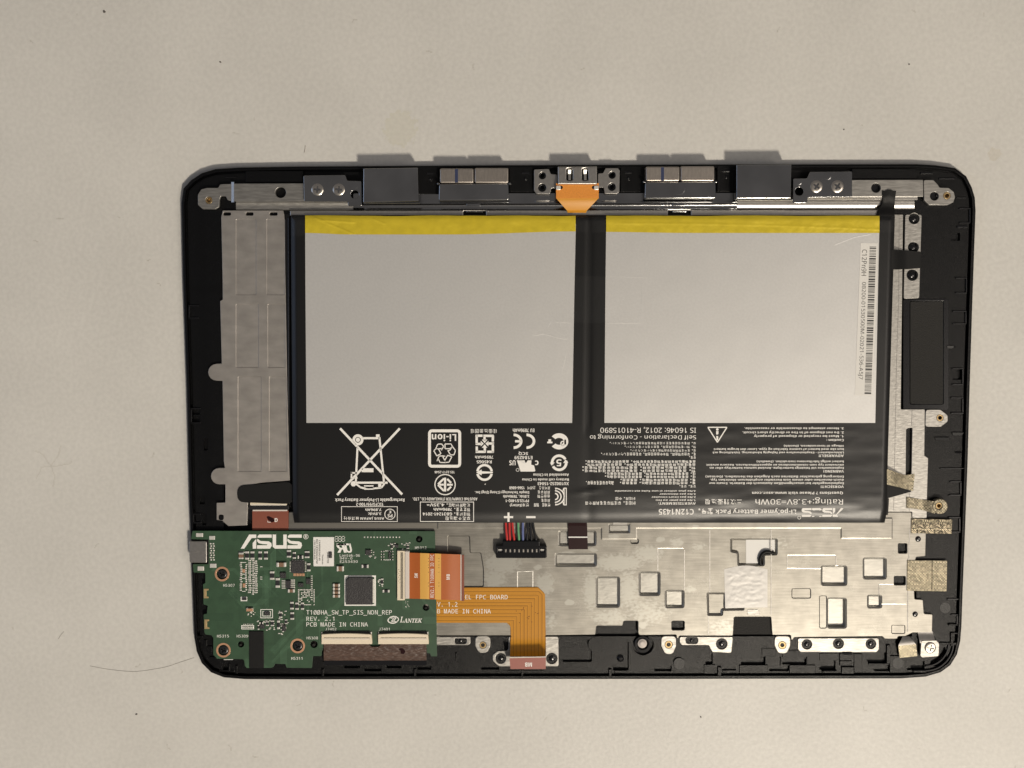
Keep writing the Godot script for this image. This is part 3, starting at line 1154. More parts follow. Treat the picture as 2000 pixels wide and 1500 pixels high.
	# the rubbery pad of the loudspeaker chamber in the right border
	plate("speaker_well", t, M.gloss_plastic, rect(1764, 584, 1853, 801, 5), 1.6, 2.15, 0.1, [rect(1777, 588, 1843, 790, 4)])
	box("speaker_pad", t, M.rubber, 1778, 589, 1842, 789, 1.6, 2.05, 0.06, 4)
	# light pipe of the button, set in its collar
	plate("button_collar", t, M.gloss_plastic, circle(1255.5, 1259, 17, 30), 1.0, 2.0, 0.25, [circle(1255, 1257.5, 11, 26)])
	bump("button_peg", t, M.peg, 1254.6, 1257, 8.8, 2.2, 0.5)
	bump("stake_head", t, M.gloss_plastic, 1212, 1286, 7, 1.3, 0.6)
	# channel between the shield plate and the battery, with a shiny rail
	box("rail", t, M.gloss_plastic, 557, 418, 567, 985, 1.5, 2.5, 0.2)
	box("rail", t, M.gloss_plastic, 561.5, 424, 565, 800, 2.3, 2.9, 0.3)

func slope(called: String, t: Node, m: Material, x0: float, y0: float, x1: float, y1: float, h: float, fall: float):
	# a wedge whose top falls towards the near side
	var a := P(x0, y0, h) * 1000.0
	var c := P(x1, y0, h) * 1000.0
	var d := P(x1 - (x1 - x0) * 0.1, y1, h) * 1000.0
	var e := P(x0 + (x1 - x0) * 0.1, y1, h) * 1000.0
	d.y -= fall
	e.y -= fall
	var b := buf()
	var n := (d - a).cross(c - a).normalized()
	if n.y < 0: n = -n
	quad(b, a, c, d, e, n, n, n, n)
	var low := Vector3(0, -0.9, 0)
	for s in [[e, d], [a, c], [a, e], [c, d]]:
		var sn: Vector3 = (s[1] - s[0]).cross(Vector3.UP).normalized()
		if sn.dot((s[0] + s[1]) * 0.5 - (a + d) * 0.5) < 0: sn = -sn
		quad(b, s[0], s[1], s[1] + low, s[0] + low, sn, sn, sn, sn)
	return commit([[b, m]], called, t)

func mid_frame(t: Node):
	var m := mat("plate_metal", 0.40, 0.394, 0.376, 0.36, 0.86)
	planar(m, plate_picture(), 840, 1000, 1830, 1260, PLATE_H)
	var holes := []
	var wells := [
		[rect(1084, 1081, 1165, 1106, 5), 0.95], [rect(1091, 1037, 1164, 1066, 5), 0.75], [rect(1164, 1127, 1210, 1186, 5), 0.95], [rect(1248, 1117, 1289, 1163, 5), 0.95], [rect(1299, 1153, 1336, 1187, 5), 0.9], [rect(1188, 1024, 1231, 1041.5, 3), 0.7],
		[rp([875, 1047, 917, 1047, 918, 1080, 939, 1080, 944, 1111, 944, 1146, 875, 1146], 3), 0.35], [rp([1427, 1052, 1518, 1052, 1518, 1084, 1493, 1084, 1493, 1105, 1441, 1105, 1440, 1080, 1427, 1078], 4), 0.85],
		[rp([1381, 1158, 1418, 1158, 1417, 1186, 1453, 1186, 1453, 1191.5, 1412, 1192, 1411, 1202, 1382, 1202], 2.5), 0.5], [rect(1604, 1105, 1654, 1143.5, 5), 1.0], [rect(1686, 1089.5, 1731, 1131, 5), 1.0], [rect(1694.5, 1162.5, 1722, 1187.5, 4), 0.9], [rect(1616, 1168, 1653, 1227, 5), 1.5],
		[rect(1547, 1150, 1583, 1168, 3), 0.14], [rect(1601, 1164, 1614, 1226.5, 3), 0.1], [stadium(1232, 1053, 1247, 1061.5), 0.4], [rect(1742, 1221.5, 1767, 1237, 2), 0.1]]
	for w in wells: holes.append(w[0])
	var through := [rect(1754.6, 1061.5, 1771.5, 1080.5, 2.5), rect(1746.6, 1125.5, 1768.5, 1142.5, 2.5), rect(1312, 1213, 1336.5, 1230.5, 3)]
	holes.append_array(through)
	var outline := rp([563, 1000, 1781, 1000, 1781, 1012, 1810, 1012, 1809, 1043, 1808, 1086.5, 1790, 1088, 1788, 1094, 1786, 1150, 1786.5, 1170, 1803, 1171, 1805, 1198.5, 1822, 1199.5, 1821, 1236, 1783, 1236, 1768, 1243, 1755, 1243, 1752, 1248, 1728, 1248, 1723, 1243, 1551, 1245, 1549, 1250, 1545, 1250, 1544, 1240.5, 1508, 1240.5,
		1505.5, 1205, 1434, 1205, 1432, 1242, 1327, 1242, 1325, 1247, 1321.5, 1247, 1321, 1240, 1249, 1241, 1246, 1237, 1246, 1213, 1218, 1213, 1216, 1222.5, 1165, 1222.5, 1163, 1240, 1094, 1241, 993, 1241.5, 851, 1241.5, 830, 1241, 830, 1036, 563, 1036], 3.0)
	plate("mid_frame_plate", t, m, outline, 1.7, PLATE_H, 0.22, holes)
	for i in wells.size():
		var mm: Material = M.pocket_steel if i < 6 or i in [9, 10, 11, 12] else m
		well("pocket", t, mm, wells[i][0], PLATE_H, wells[i][1], 0.62 if wells[i][1] > 0.5 else 0.12)
	for q in through: plate("opening", t, M.black_plastic, inset(oriented(q, true), -1.0), 0.9, 1.6, 0.02)
	plate("deep_pocket", t, M.rubber, rect(1432, 1203, 1508, 1239, 2), 1.55, 1.78, 0.03)
	# the plate beside and under the battery
	var slot := rp([1770, 839, 1774, 836, 1782, 835.5, 1780, 935, 1769, 935], 1.5)
	plate("side_strip", t, M.steel_across, rp([1680, 419, 1764, 419, 1762, 583, 1759.5, 799.5, 1806.5, 799.5, 1805.5, 890, 1813, 895, 1811, 960, 1810, 1011.5, 1781.5, 1011.5, 1781.5, 999.5, 1680, 999.5], 2.0), 1.7, PLATE_H, 0.1, [slot])
	plate("opening", t, M.black_plastic, rect(1766, 832, 1785, 938), 1.0, 1.55, 0.02)
	# a raised land along the top of the plate, and the fold lines pressed into it
	var lb := buf()
	var land := oriented(to_mm(rp([855, 1012, 1742, 1012, 1742, 1051.5, 1643, 1051.5, 1643, 1031.5, 1243, 1031.5, 1243, 1052.5, 1232, 1052.5, 1175, 1053, 1175, 1031.5, 855, 1031.5], 1.5), PLATE_H), true)
	var latch := oriented(to_mm(rect(1188, 1016, 1231, 1041.5, 3), PLATE_H), false)
	skirt(lb, land, [[-0.3, PLATE_H - 0.01], [0.0, PLATE_H + 0.1], [0.2, PLATE_H + 0.15]])
	skirt(lb, latch, [[0.0, PLATE_H - 0.1], [0.0, PLATE_H + 0.15]])
	lid(lb, land, 0.2, [oriented(latch, true)], PLATE_H + 0.15)
	commit([[lb, m]], "raised_land", t)
	var lines := [[1284, 1116, 1284, 1070, 1335, 1070], [1385.5, 1157, 1385.5, 1034], [1505.5, 1200, 1505.5, 1034], [1383, 1240, 1383, 1203], [1742, 1050, 1742, 1012], [1773, 1090, 1772, 1234], [1776, 1034, 1774.5, 1090], [1716, 1161, 1716, 1140.5, 1745, 1140.5], [1722, 1179, 1770, 1179], [1637, 1104, 1632, 1104, 1632, 1083.5, 1537, 1083.5, 1537, 1109, 1603, 1110],
		[1010, 1147, 1010, 1116, 1040, 1115, 1040, 1146], [860, 1245, 918, 1245], [1002, 1050, 1002, 1034], [1336, 1152, 1336, 1074], [1418, 1158, 1418, 1114]]
	for l in lines: crease("fold_line", t, M.steel, l, PLATE_H, 0.32, 0.055)
	crease("fold_line", t, M.steel_across, [1756, 420, 1755, 583, 1751, 700, 1748, 850, 1745, 998], PLATE_H, 0.2, 0.05)
	crease("fold_line", t, M.steel_across, [1781, 801, 1780, 832], PLATE_H, 0.25, 0.06)
	crease("fold_line", t, M.steel_across, [1776, 940, 1775.5, 998], PLATE_H, 0.25, 0.06)
	plate("raised_bump", t, M.steel, rp([1460, 1201, 1459, 1192, 1462, 1190, 1480, 1190, 1483, 1194, 1484, 1201], 2), PLATE_H - 0.05, PLATE_H + 0.12, 0.1)
	box("latch_tongue", t, M.steel, 1197, 1020, 1225, 1026, PLATE_H - 0.4, PLATE_H + 0.2, 0.1, 1)
	# what lies in the pocket under the torn film: white tape and a curl of black cable
	plate("white_tape", t, M.paper_white, rp([1457, 1053.5, 1516, 1053.5, 1516, 1082, 1500, 1078, 1488, 1086, 1481, 1103.5, 1457, 1103.5], 2), 1.7, 1.85, 0.03)
	var b := buf()
	tube_into(b, curve([Vector3(1486, 1104, 2.1), Vector3(1484, 1093, 2.4), Vector3(1489, 1082, 2.5), Vector3(1498, 1077.5, 2.5), Vector3(1512, 1081, 2.3)], 20), 0.62, 10)
	commit([[b, M.black_tape]], "cable_curl", t)
	# crumpled film stuck on the plate
	var nz := noise(0.09, FastNoiseLite.TYPE_SIMPLEX_SMOOTH, 101, 3)
	var film := sheet("torn_film", t, M.crumpled_film, 44, 40, func(u: float, v: float) -> Vector3:
		var x := lerpf(1414.5 + 2.0 * v, 1499.0, u)
		var top := 1112.0 - 7.5 * sin(u * PI) if u < 1 else 1112.0
		var y := lerpf(top, 1188.0 - 2.0 * u, v)
		var e := minf(minf(u, 1 - u), minf(v, 1 - v)) * 8.0
		return Vector3(x, y, PLATE_H + 0.05 + 0.11 * clampf(e, 0, 1) * (0.6 + 0.8 * nz.get_noise_2d(x * 0.5, y * 1.1))), 0.03)
	tag(film, "torn off-white film stuck on the plate")
	# mounting tabs on the near side, a step below the plate
	var th := 2.25
	for q in [
		[rp([851, 1243, 919, 1243, 919, 1257, 914, 1260.5, 851, 1260.5], 3), [stadium(888, 1245.6, 911, 1257.6)], M.steel],
		[rp([928, 1242, 958, 1242, 958, 1262, 951, 1275.5, 935, 1275.5, 928, 1262], 9), [circle(943, 1260, 6.5, 20)], M.steel],
		[rp([993, 1243, 1091, 1243, 1091.5, 1302, 974, 1302, 962, 1291, 962, 1279, 973, 1271, 993, 1271], 5), [circle(978, 1286, 10, 22), circle(1077.5, 1286, 10.5, 22)], M.steel],
		[rp([1291, 1242, 1321, 1242, 1321, 1262, 1314, 1278, 1299, 1278, 1291, 1262], 9), [circle(1306, 1259, 7, 20)], M.steel],
		[rp([1327, 1243.5, 1432, 1243.5, 1429, 1276, 1391, 1274, 1384, 1260.5, 1332, 1260.5, 1327, 1255], 4), [stadium(1339.5, 1244.8, 1363, 1257), circle(1409.6, 1257.6, 10.5, 22)], M.steel],
		[rp([1512.5, 1242, 1544, 1242, 1544, 1261, 1537, 1276.5, 1520, 1276.5, 1512.5, 1261], 9), [circle(1528, 1260, 7, 20)], M.steel],
		[rp([1558, 1246, 1717, 1246, 1717.5, 1268, 1712, 1274.5, 1563, 1274, 1558, 1268], 5), [circle(1576, 1258.5, 9.5, 22), circle(1637.6, 1257, 10, 22), circle(1701, 1257.6, 9.6, 22)], M.steel]]:
		plate("mounting_tab", t, q[2], q[0], 1.5, th, 0.2, q[1])
	for q in [[899.4, 1251.6, 7], [978, 1286, 10], [1077.5, 1286, 10.5], [1351, 1251, 7], [1409.6, 1257.6, 10], [1576, 1258.5, 9], [1637.6, 1257, 9.6], [1701, 1257.6, 9.2]]:
		boss(t, q[0], q[1], q[2], th)
	for q in [[943, 1260, 6.2], [1306, 1259, 6.8], [1528, 1260, 6.8]]: nut(t, q[0], q[1], q[2], th)
	plate("drilled_boss", t, M.gloss_plastic, rp([959, 1243, 992, 1243, 992, 1270, 972, 1270, 959, 1262], 2), 0.9, 1.55, 0.04)
	# right-hand strip with its stakes, half a step lower
	plate("hinge_tab", t, M.steel_across, rp([1768, 419, 1800.5, 419, 1797, 530, 1795.5, 582.5, 1765, 583.5], 4), 1.5, 2.2, 0.12, [circle(1785.5, 427, 10.5, 22), circle(1784, 483, 10.5, 22), circle(1782, 537, 11, 22)])
	for q in [[1785.5, 427], [1784, 483], [1782, 537]]: boss(t, q[0], q[1], 10, 2.2)
	boss(t, 1793.8, 1053, 10.5, PLATE_H + 0.3)
	boss(t, 1788, 1200, 10, PLATE_H + 0.3)
	plate("lug", t, M.steel_across, rp([1808, 800, 1837, 800, 1851, 811, 1851.5, 823, 1838, 833.5, 1807, 833.5], 6), 1.9, 2.9, 0.14, [circle(1836, 816, 6.6, 22)])
	nut(t, 1836, 816, 6.4, 2.9)
	# corner tab with its screw, bent over a step
	sheet("corner_bend", t, M.satin_steel, 12, 14, func(u: float, v: float) -> Vector3:
		return Vector3(lerpf(lerpf(1792, 1797, v), lerpf(1821, 1828, v), u), lerpf(1233, 1256, v), PLATE_H - 0.02 + 1.0 * smoothstep(0.0, 1.0, v)), 0.35)
	plate("corner_tab", t, M.steel, rp([1799, 1251, 1829, 1250, 1835, 1257, 1834, 1282, 1801, 1285, 1797, 1281], 4), 2.6, 3.6, 0.2)
	screw(t, 1817.6, 1265.6, 11, 3.95, M.screw_steel, "screw", 0.2)
	box("opening", t, M.black_plastic, 1781, 1236, 1793, 1247, 1.5, 2.0, 0.05)

func shield_plate(t: Node):
	# brushed shield along the left side, with shallow pressed panels
	var h := 3.0
	var panels := [rect(461, 428, 500, 576, 2), rect(521, 428, 556, 576, 2), rect(461, 594, 505, 718, 2), rect(523, 594, 556.5, 718, 2), rect(465, 735.5, 510, 921, 2), rect(526, 735.5, 560, 921, 2)]
	var holes := [stadium(436, 414.6, 451, 421), stadium(480, 414.6, 495, 421), stadium(526.6, 414.6, 542, 421)]
	var pts := PackedVector2Array()
	pts.append_array(pl([435, 411, 553, 411, 555, 420, 557, 540, 561, 765, 565.5, 938.5, 508, 943, 485, 948, 484, 985, 482.5, 1026, 446, 1027.5, 437, 1020, 434.5, 1017, 423, 1015.5, 423, 982, 440, 981.5, 440, 946]))
	for i in 9: pts.append(Vector2(428, 930) + Vector2.from_angle(PI / 2 + PI * i / 8.0) * 16.0)
	pts.append_array(pl([439, 914, 437, 900, 434.5, 744]))
	for i in 9: pts.append(Vector2(423, 727) + Vector2.from_angle(PI / 2 + PI * i / 8.0) * 16.5)
	pts.append_array(pl([433, 710, 430, 594, 430, 588, 435, 585, 434.5, 540, 432, 424]))
	var all := holes.duplicate()
	all.append_array(panels)
	plate("shield_plate", t, M.steel_dull, pts, 2.2, h, 0.1, all)
	for q in panels: well("pressed_panel", t, M.steel_dull, q, h, 0.11, 0.12)
	plate("side_flange", t, M.gloss_plastic, rect(445, 420, 558, 1015, 2), 1.5, 2.15, 0.05)
	box("plug_hole", t, M.black_plastic, 427, 1005, 437, 1016, 2.4, 3.03, 0.02, 4)

func swept(called: String, t: Node, m: Material, x0: float, x1: float, prof: Array, slant := 0.0):
	# a folded strip: prof lists (y, height) across it, run from x0 to x1
	var b := buf()
	var n := prof.size()
	var pts := [[], []]
	for s in 2:
		for q in prof:
			pts[s].append(P([x0, x1][s], q[0] + slant * s, q[1]) * 1000.0)
	for i in n - 1:
		var a: Vector3 = pts[0][i]
		var c: Vector3 = pts[1][i]
		var d: Vector3 = pts[1][i + 1]
		var e: Vector3 = pts[0][i + 1]
		var nn := (e - a).cross(c - a).normalized()
		if nn.y < 0: nn = -nn
		var n0 := nn
		var n1 := nn
		if i > 0:
			var pn: Vector3 = (pts[0][i] - pts[0][i - 1]).cross(pts[1][i] - pts[0][i]).normalized()
			if pn.y < 0: pn = -pn
			if pn.dot(nn) > 0.75: n0 = (pn + nn).normalized()
		if i < n - 2:
			var qn: Vector3 = (pts[0][i + 2] - pts[0][i + 1]).cross(pts[1][i + 1] - pts[0][i + 1]).normalized()
			if qn.y < 0: qn = -qn
			if qn.dot(nn) > 0.75: n1 = (qn + nn).normalized()
		quad(b, a, c, d, e, n0, n0, n1, n1)
		var low := Vector3(0, -0.3, 0)
		for k in [[a, e, -1.0], [c, d, 1.0]]:
			var sn := Vector3(k[2], 0, 0)
			quad(b, k[0], k[1], k[1] + low, k[0] + low, sn, sn, sn, sn)
	return commit([[b, m]], called, t)

func hinge_channel(t: Node):
	var fh := 3.9
	# left end: ear with its insert, then a flange that folds down into the channel
	plate("ear", t, M.steel, rp([404, 367, 426, 367, 430, 360, 454, 359, 455, 391.5, 445, 391.5, 441, 383, 431, 383, 428.5, 390, 428, 404, 420, 408.5, 396, 408.5, 386.5, 400, 386.5, 380, 393, 370], 4), 2.4, 3.5, 0.1, [circle(408, 391, 7.2, 22)])
	nut(t, 408, 391, 7, 3.5)
	plate("flange", t, M.steel, rp([456.5, 358.5, 598, 358, 598, 393, 457.5, 393.5], 1.5), 2.6, fh, 0.12, [circle(548, 376, 10.5, 24)])
	plate("opening", t, M.black_plastic, circle(548, 376, 12, 20), 1.6, 2.5, 0.02)
	sheet("bend", t, M.satin_steel, 4, 2, func(u: float, v: float) -> Vector3:
		return Vector3(lerpf(451.5, 457.0, u), lerpf(355.5, 395, v), 3.48 + 0.44 * smoothstep(0.0, 1.0, u)), 0.3)
	swept("channel", t, M.steel, 461, 690, [[393.5, fh - 0.02], [395, fh - 0.2], [396.5, 2.5], [398, 2.35], [404, 2.3], [409, 2.3], [410.5, 2.6]], 0.5)
	# middle: a shiny folded trough
	swept("channel", t, M.mirror_steel, 690, 1440, [[378, 2.5], [384, 2.5], [391, 2.5], [394, 2.75], [396, 3.05], [398, 3.05], [399.5, 2.6], [402, 2.3], [408, 2.25], [409.5, 2.4]], -1.0)
	# right end: flange, bright folds, ear with hook hole
	plate("flange", t, M.steel, rp([1660, 351.5, 1803, 351, 1803.5, 384, 1660, 384.5], 1.5), 2.6, fh, 0.12, [circle(1711, 367, 9.2, 24)])
	plate("opening", t, M.gloss_plastic, circle(1711, 367, 11, 20), 1.6, 2.6, 0.3)
	swept("channel", t, M.satin_steel, 1575, 1792, [[384, fh], [386, fh - 0.18], [389, 3.25], [390.5, 3.1]])
	swept("channel", t, M.satin_steel, 1440, 1786, [[381, 2.6], [384, 2.75], [388, 2.9], [390.5, 3.1], [392, 3.1], [394, 2.75], [397, 2.7], [400, 2.75], [403, 2.6], [405, 2.4], [408, 2.4]])
	plate("ear", t, M.steel, rp([1804, 351.5, 1823, 351.5, 1832, 361, 1835, 366.5, 1853, 367, 1863, 375, 1865.5, 385, 1862, 395, 1851, 400.5, 1815, 400.5, 1805, 391], 4), 2.4, 3.6, 0.1, [circle(1825, 383, 8.5, 22), circle(1849.5, 382, 7.3, 22)])
	nut(t, 1849.5, 382, 7.1, 3.6)
	plate("opening", t, M.gloss_plastic, circle(1825, 383, 10, 20), 1.6, 2.6, 0.3)
	box("hook", t, M.gloss_plastic, 1829, 379, 1834, 384, 2.5, 3.2, 0.1, 1)
	# the flat spring strip that runs the whole width in front of the battery
	plate("spring_strip", t, M.satin_steel, rp([566, 411, 1718, 409.5, 1718, 421.5, 566, 421.5], 0.5), 2.8, 3.6, 0.28, [rect(905, 412.5, 949, 421, 1.5), rect(1305, 410.5, 1349.5, 421, 1.5)])
	for x in [[908, 946], [1310, 1345]]:
		plate("opening", t, M.black_plastic, rect(x[0] - 5, 411.5, x[1] + 5, 423), 1.6, 2.6, 0.02)
		box("spring_tongue", t, M.mirror_steel, x[0] + 3, 410, x[1] - 3, 415, 2.8, 3.5, 0.25, 1)
		box("spring_hook", t, M.mirror_steel, x[0] + 3, 397, x[1] - 8, 402, 2.5, 3.2, 0.15, 1)
	box("slot_end", t, M.black_plastic, 553.5, 410, 565, 426, 1.5, 2.4, 0.05)
	# black plastic between the brackets, with small moulded pips
	for q in [[817, 326, 857, 379], [995, 326, 1041, 375], [1212, 325, 1260, 375], [1401, 324, 1437, 374], [480, 334, 592, 357], [1664, 330, 1790, 349]]:
		box("filler_block", t, M.black_plastic, q[0], q[1], q[2], q[3], 1.5, 2.9, 0.1)
	for q in [[840, 350], [1026, 349], [1227, 348], [1418, 345]]:
		bump("pip", t, M.gloss_plastic, q[0], q[1], 3.5, 2.9, 0.35)
		box("pip_bar", t, M.gloss_plastic, q[0] - 7, q[1] - 13, q[0] + 7, q[1] - 9, 2.8, 3.05, 0.08)

func brackets(t: Node):
	# two screwed straps with their dimples
	for s in 2:
		var out := rp([592.5, 343, 674, 342, 678, 353, 706, 354, 706.5, 402, 680, 402.5, 679, 394, 594, 393.5], 2.5) if s == 0 else rp([1549, 349, 1576, 348.5, 1582, 336, 1664.5, 335, 1664.5, 384.5, 1577.5, 386, 1577, 396.5, 1549, 396.5], 2.5)
		var h := 5.2
		var hole: Array = [[693, 380], [1561, 374]][s]
		var o := plate("hinge_strap", t, M.mirror_steel, out, 4.6, h, 0.14, [circle(hole[0], hole[1], 8.2, 24)])
		plate("strap_foot", t, M.black_plastic, inset(oriented(out, true), 3.0), 2.6, 4.5, 0.05, [circle(hole[0], hole[1], 9.5, 20)])
		for q in [[[641, 351, 8], [694, 363, 6]], [[1616, 344, 8], [1560, 356, 6]]][s]:
			bump("dimple", o, M.mirror_steel, q[0], q[1], q[2], h, 0.05, 0.72)
		for q in [[[619.6, 370, 11.8], [661.5, 370, 11.8]], [[1595, 364, 12.2], [1636, 364, 12.4]]][s]:
			screw(o, q[0], q[1], q[2], h + 0.35, M.screw_steel, "screw", 0.1 + s * 0.5)
	# two hoods that hide the hinge sockets
	for s in 2:
		var p := pl([709.5, 329, 816, 327.5, 818, 393, 709, 395.5]) if s == 0 else pl([1438.5, 322, 1546, 321.5, 1545, 387.5, 1438.5, 388.5])
		var b := buf()
		plate_into(b, p, 3.0, 7.4, 0.28)
		var o := commit([[b, M.mirror_steel]], "hinge_hood", t)
		var y: float = [392.5, 386.0][s]
		var x: Array = [[712, 820], [1441, 1549]][s]
		box("hood_lip", o, M.mirror_steel, x[0], y + 2.4, x[1], y + 5.2, 5.6, 6.5, 0.3)
	# two pairs of magnets under a pressed cover
	for s in 2:
		var dx: float = [0.0, 402.5][s]
		var dy: float = [0.0, -3.5][s]
		var o := plate("magnet_cover", t, M.mirror_steel, rp([857.5 + dx, 359 + dy, 993 + dx + 2 * s, 358 + dy, 994 + dx + 2 * s, 391 + dy, 856.5 + dx, 392 + dy], 3.5), 3.0, 6.1, 0.3)
		box("cover_lip", o, M.mirror_steel, 858 + dx, 391.3 + dy, 993 + dx, 393.4 + dy, 4.6, 5.4, 0.25)
		bump("dimple", o, M.mirror_steel, 924.5 + dx - 0.5, 373 + dy, 12.2, 6.1, 0.05, 0.8)
		for k in 2:
			var x0: float = [859.0, 927.0][k] + dx
			var mg := box("magnet", t, M.magnet, x0, 329 + dy - k, x0 + 66, 357.3 + dy, 3.0, 6.6, 0.35, 3.5)
			if k == 0: box("ink_stripe", mg, M.magnet_stripe, x0 + 29.5, 330 + dy, x0 + 35.5, 356.5 + dy, 6.55, 6.615, 0.01)
		for x in [856.0, 996.0]:
			box("cover_nib", o, M.mirror_steel, x + dx - 2.5, 357 + dy, x + dx + 2.5, 360.5 + dy, 5.2, 6.0, 0.2, 1)

func dock_port(t: Node):
	# docking socket at the middle of the far edge: metal shell, two spring windows, screw ears, amber flex
	var o := plate("socket_shell", t, M.satin_steel, pl([1089.5, 325.5, 1166, 325, 1166.5, 360, 1089.5, 360]), 2.5, 6.9, 0.35, [rect(1106.5, 329, 1118.5, 352.5, 4), rect(1137, 329, 1149, 352.5, 4)])
	for x in [1112.5, 1143.0]:
		box("window_floor", o, M.black_plastic, x - 7, 327, x + 7, 355, 5.2, 5.8, 0.03)
		slope("spring_contact", o, M.tin, x - 3.2, 331.5, x + 3.2, 340, 6.55, 0.55)
		box("spring_contact", o, M.satin_steel, x - 2.6, 340.5, x + 2.6, 352, 5.9, 6.35, 0.1)
	plate("screw_ear", t, M.satin_steel, rp([1043, 331, 1072, 330, 1076, 340, 1088, 341, 1088, 367, 1077, 367.5, 1074, 379, 1048, 379, 1043, 372], 2.5), 3.4, 4.6, 0.12, [circle(1059.3, 343, 7, 22), circle(1059, 366.5, 8, 22)])
	plate("screw_ear", t, M.satin_steel, rp([1183, 328.5, 1207, 328.5, 1210.5, 333, 1209.5, 375, 1205, 378.5, 1181, 378, 1179, 366, 1168, 366, 1168, 339, 1178, 338], 2.5), 3.4, 4.6, 0.12, [circle(1195.6, 342, 7, 22), circle(1195, 365, 7.6, 22)])
	for q in [[1059.3, 343], [1059, 366.5], [1195.6, 342], [1195, 365]]:
		plate("ear_bore", t, M.gloss_plastic, circle(q[0], q[1], 9, 20), 2.6, 3.45, 0.2, [circle(q[0], q[1], 4, 16)])
	var f := thing("dock_flex", "short orange flex tail of the docking socket at the middle of the far edge", "flex cable", 1128, 388, 2.5)
	plate("stiffener", f, M.flex_orange, pl([1086, 358, 1169.5, 357.5, 1169.5, 387, 1086, 387.5]), 5.6, 6.1, 0.06)
	sheet("tail", f, M.flex_amber, 16, 16, func(u: float, v: float) -> Vector3:
		var half := lerpf(41.7, 18.2, clampf(v * 1.28, 0, 1))
		return Vector3(1127.7 - 1.2 * v + (u - 0.5) * 2 * half, lerpf(387, 420, v), lerpf(6.05, 3.75, pow(v, 1.4)) - 1.2 * smoothstep(0.75, 1.0, v)), 0.12)
	for s in [-1.0, 1.0]:
		box("solder_clip", f, M.tin, 1127.7 + s * 37 - 4.5, 362.5, 1127.7 + s * 37 + 4.5, 371, 6.0, 6.5, 0.2, 2)
		bump("latch", f, M.gloss_plastic, 1127.7 + s * 32, 366, 3.6, 6.1, 0.03)  # dark dot that paints in the shade of a drilled hole

# ---------------------------------------------------------------- the battery pack

var ripple: FastNoiseLite

func wrap_left(y: float) -> float:
	return lerpf(568.0, 572.0, clampf((y - 430) / 570.0, 0, 1)) + 3.0 * pow(clampf((y - 985) / 36.0, 0, 1), 2.0)

func wrap_right(y: float) -> float:
	return lerpf(1748.0, 1734.0, clampf((y - 418) / 480.0, 0, 1)) - 1.5 * clampf((y - 898) / 80.0, 0, 1) - 5.0 * pow(clampf((y - 985) / 36.0, 0, 1), 2.0)

func wrap_height(x: float, y: float) -> float:
	var h := 5.4
	var d := clampf((y - 962.0) / 59.0, 0, 1)
	h -= 1.15 * d * d * (1.0 - 0.3 * d) * smoothstep(900, 1500, x) + 0.8 * pow(clampf((y - 1000.0) / 21.0, 0, 1), 2.0)
	var e := minf(minf(x - wrap_left(y), wrap_right(y) - x), y - 421.0) / 7.0
	if e < 1.0: h -= 0.9 * pow(1.0 - maxf(e, 0.0), 2.0)
	if y < 860: h -= 0.42 * exp(-pow((x - (1153.5 - (y - 420) * 0.011)) / 3.2, 2.0)) * (1.0 - smoothstep(826, 856, y))
	if y > 826:
		var k := smoothstep(826, 840, y) * smoothstep(1130, 1500, x)
		h += k * (0.10 * ripple.get_noise_2d(x * 0.35, y * 1.9) + 0.16 * smoothstep(930, 985, y) * ripple.get_noise_2d(x * 0.25 + 50, y * 2.3))
		h -= 0.10 * exp(-pow((x - 1150.0) / 9.0, 2.0)) * smoothstep(826, 850, y)
		# the pinch where the wrap is folded
		h += 0.16 * exp(-pow((y - 961.0 + (x - 1140) * 0.12) / 4.0, 2.0) - pow((x - 1148.0) / 26.0, 2.0))
	return h

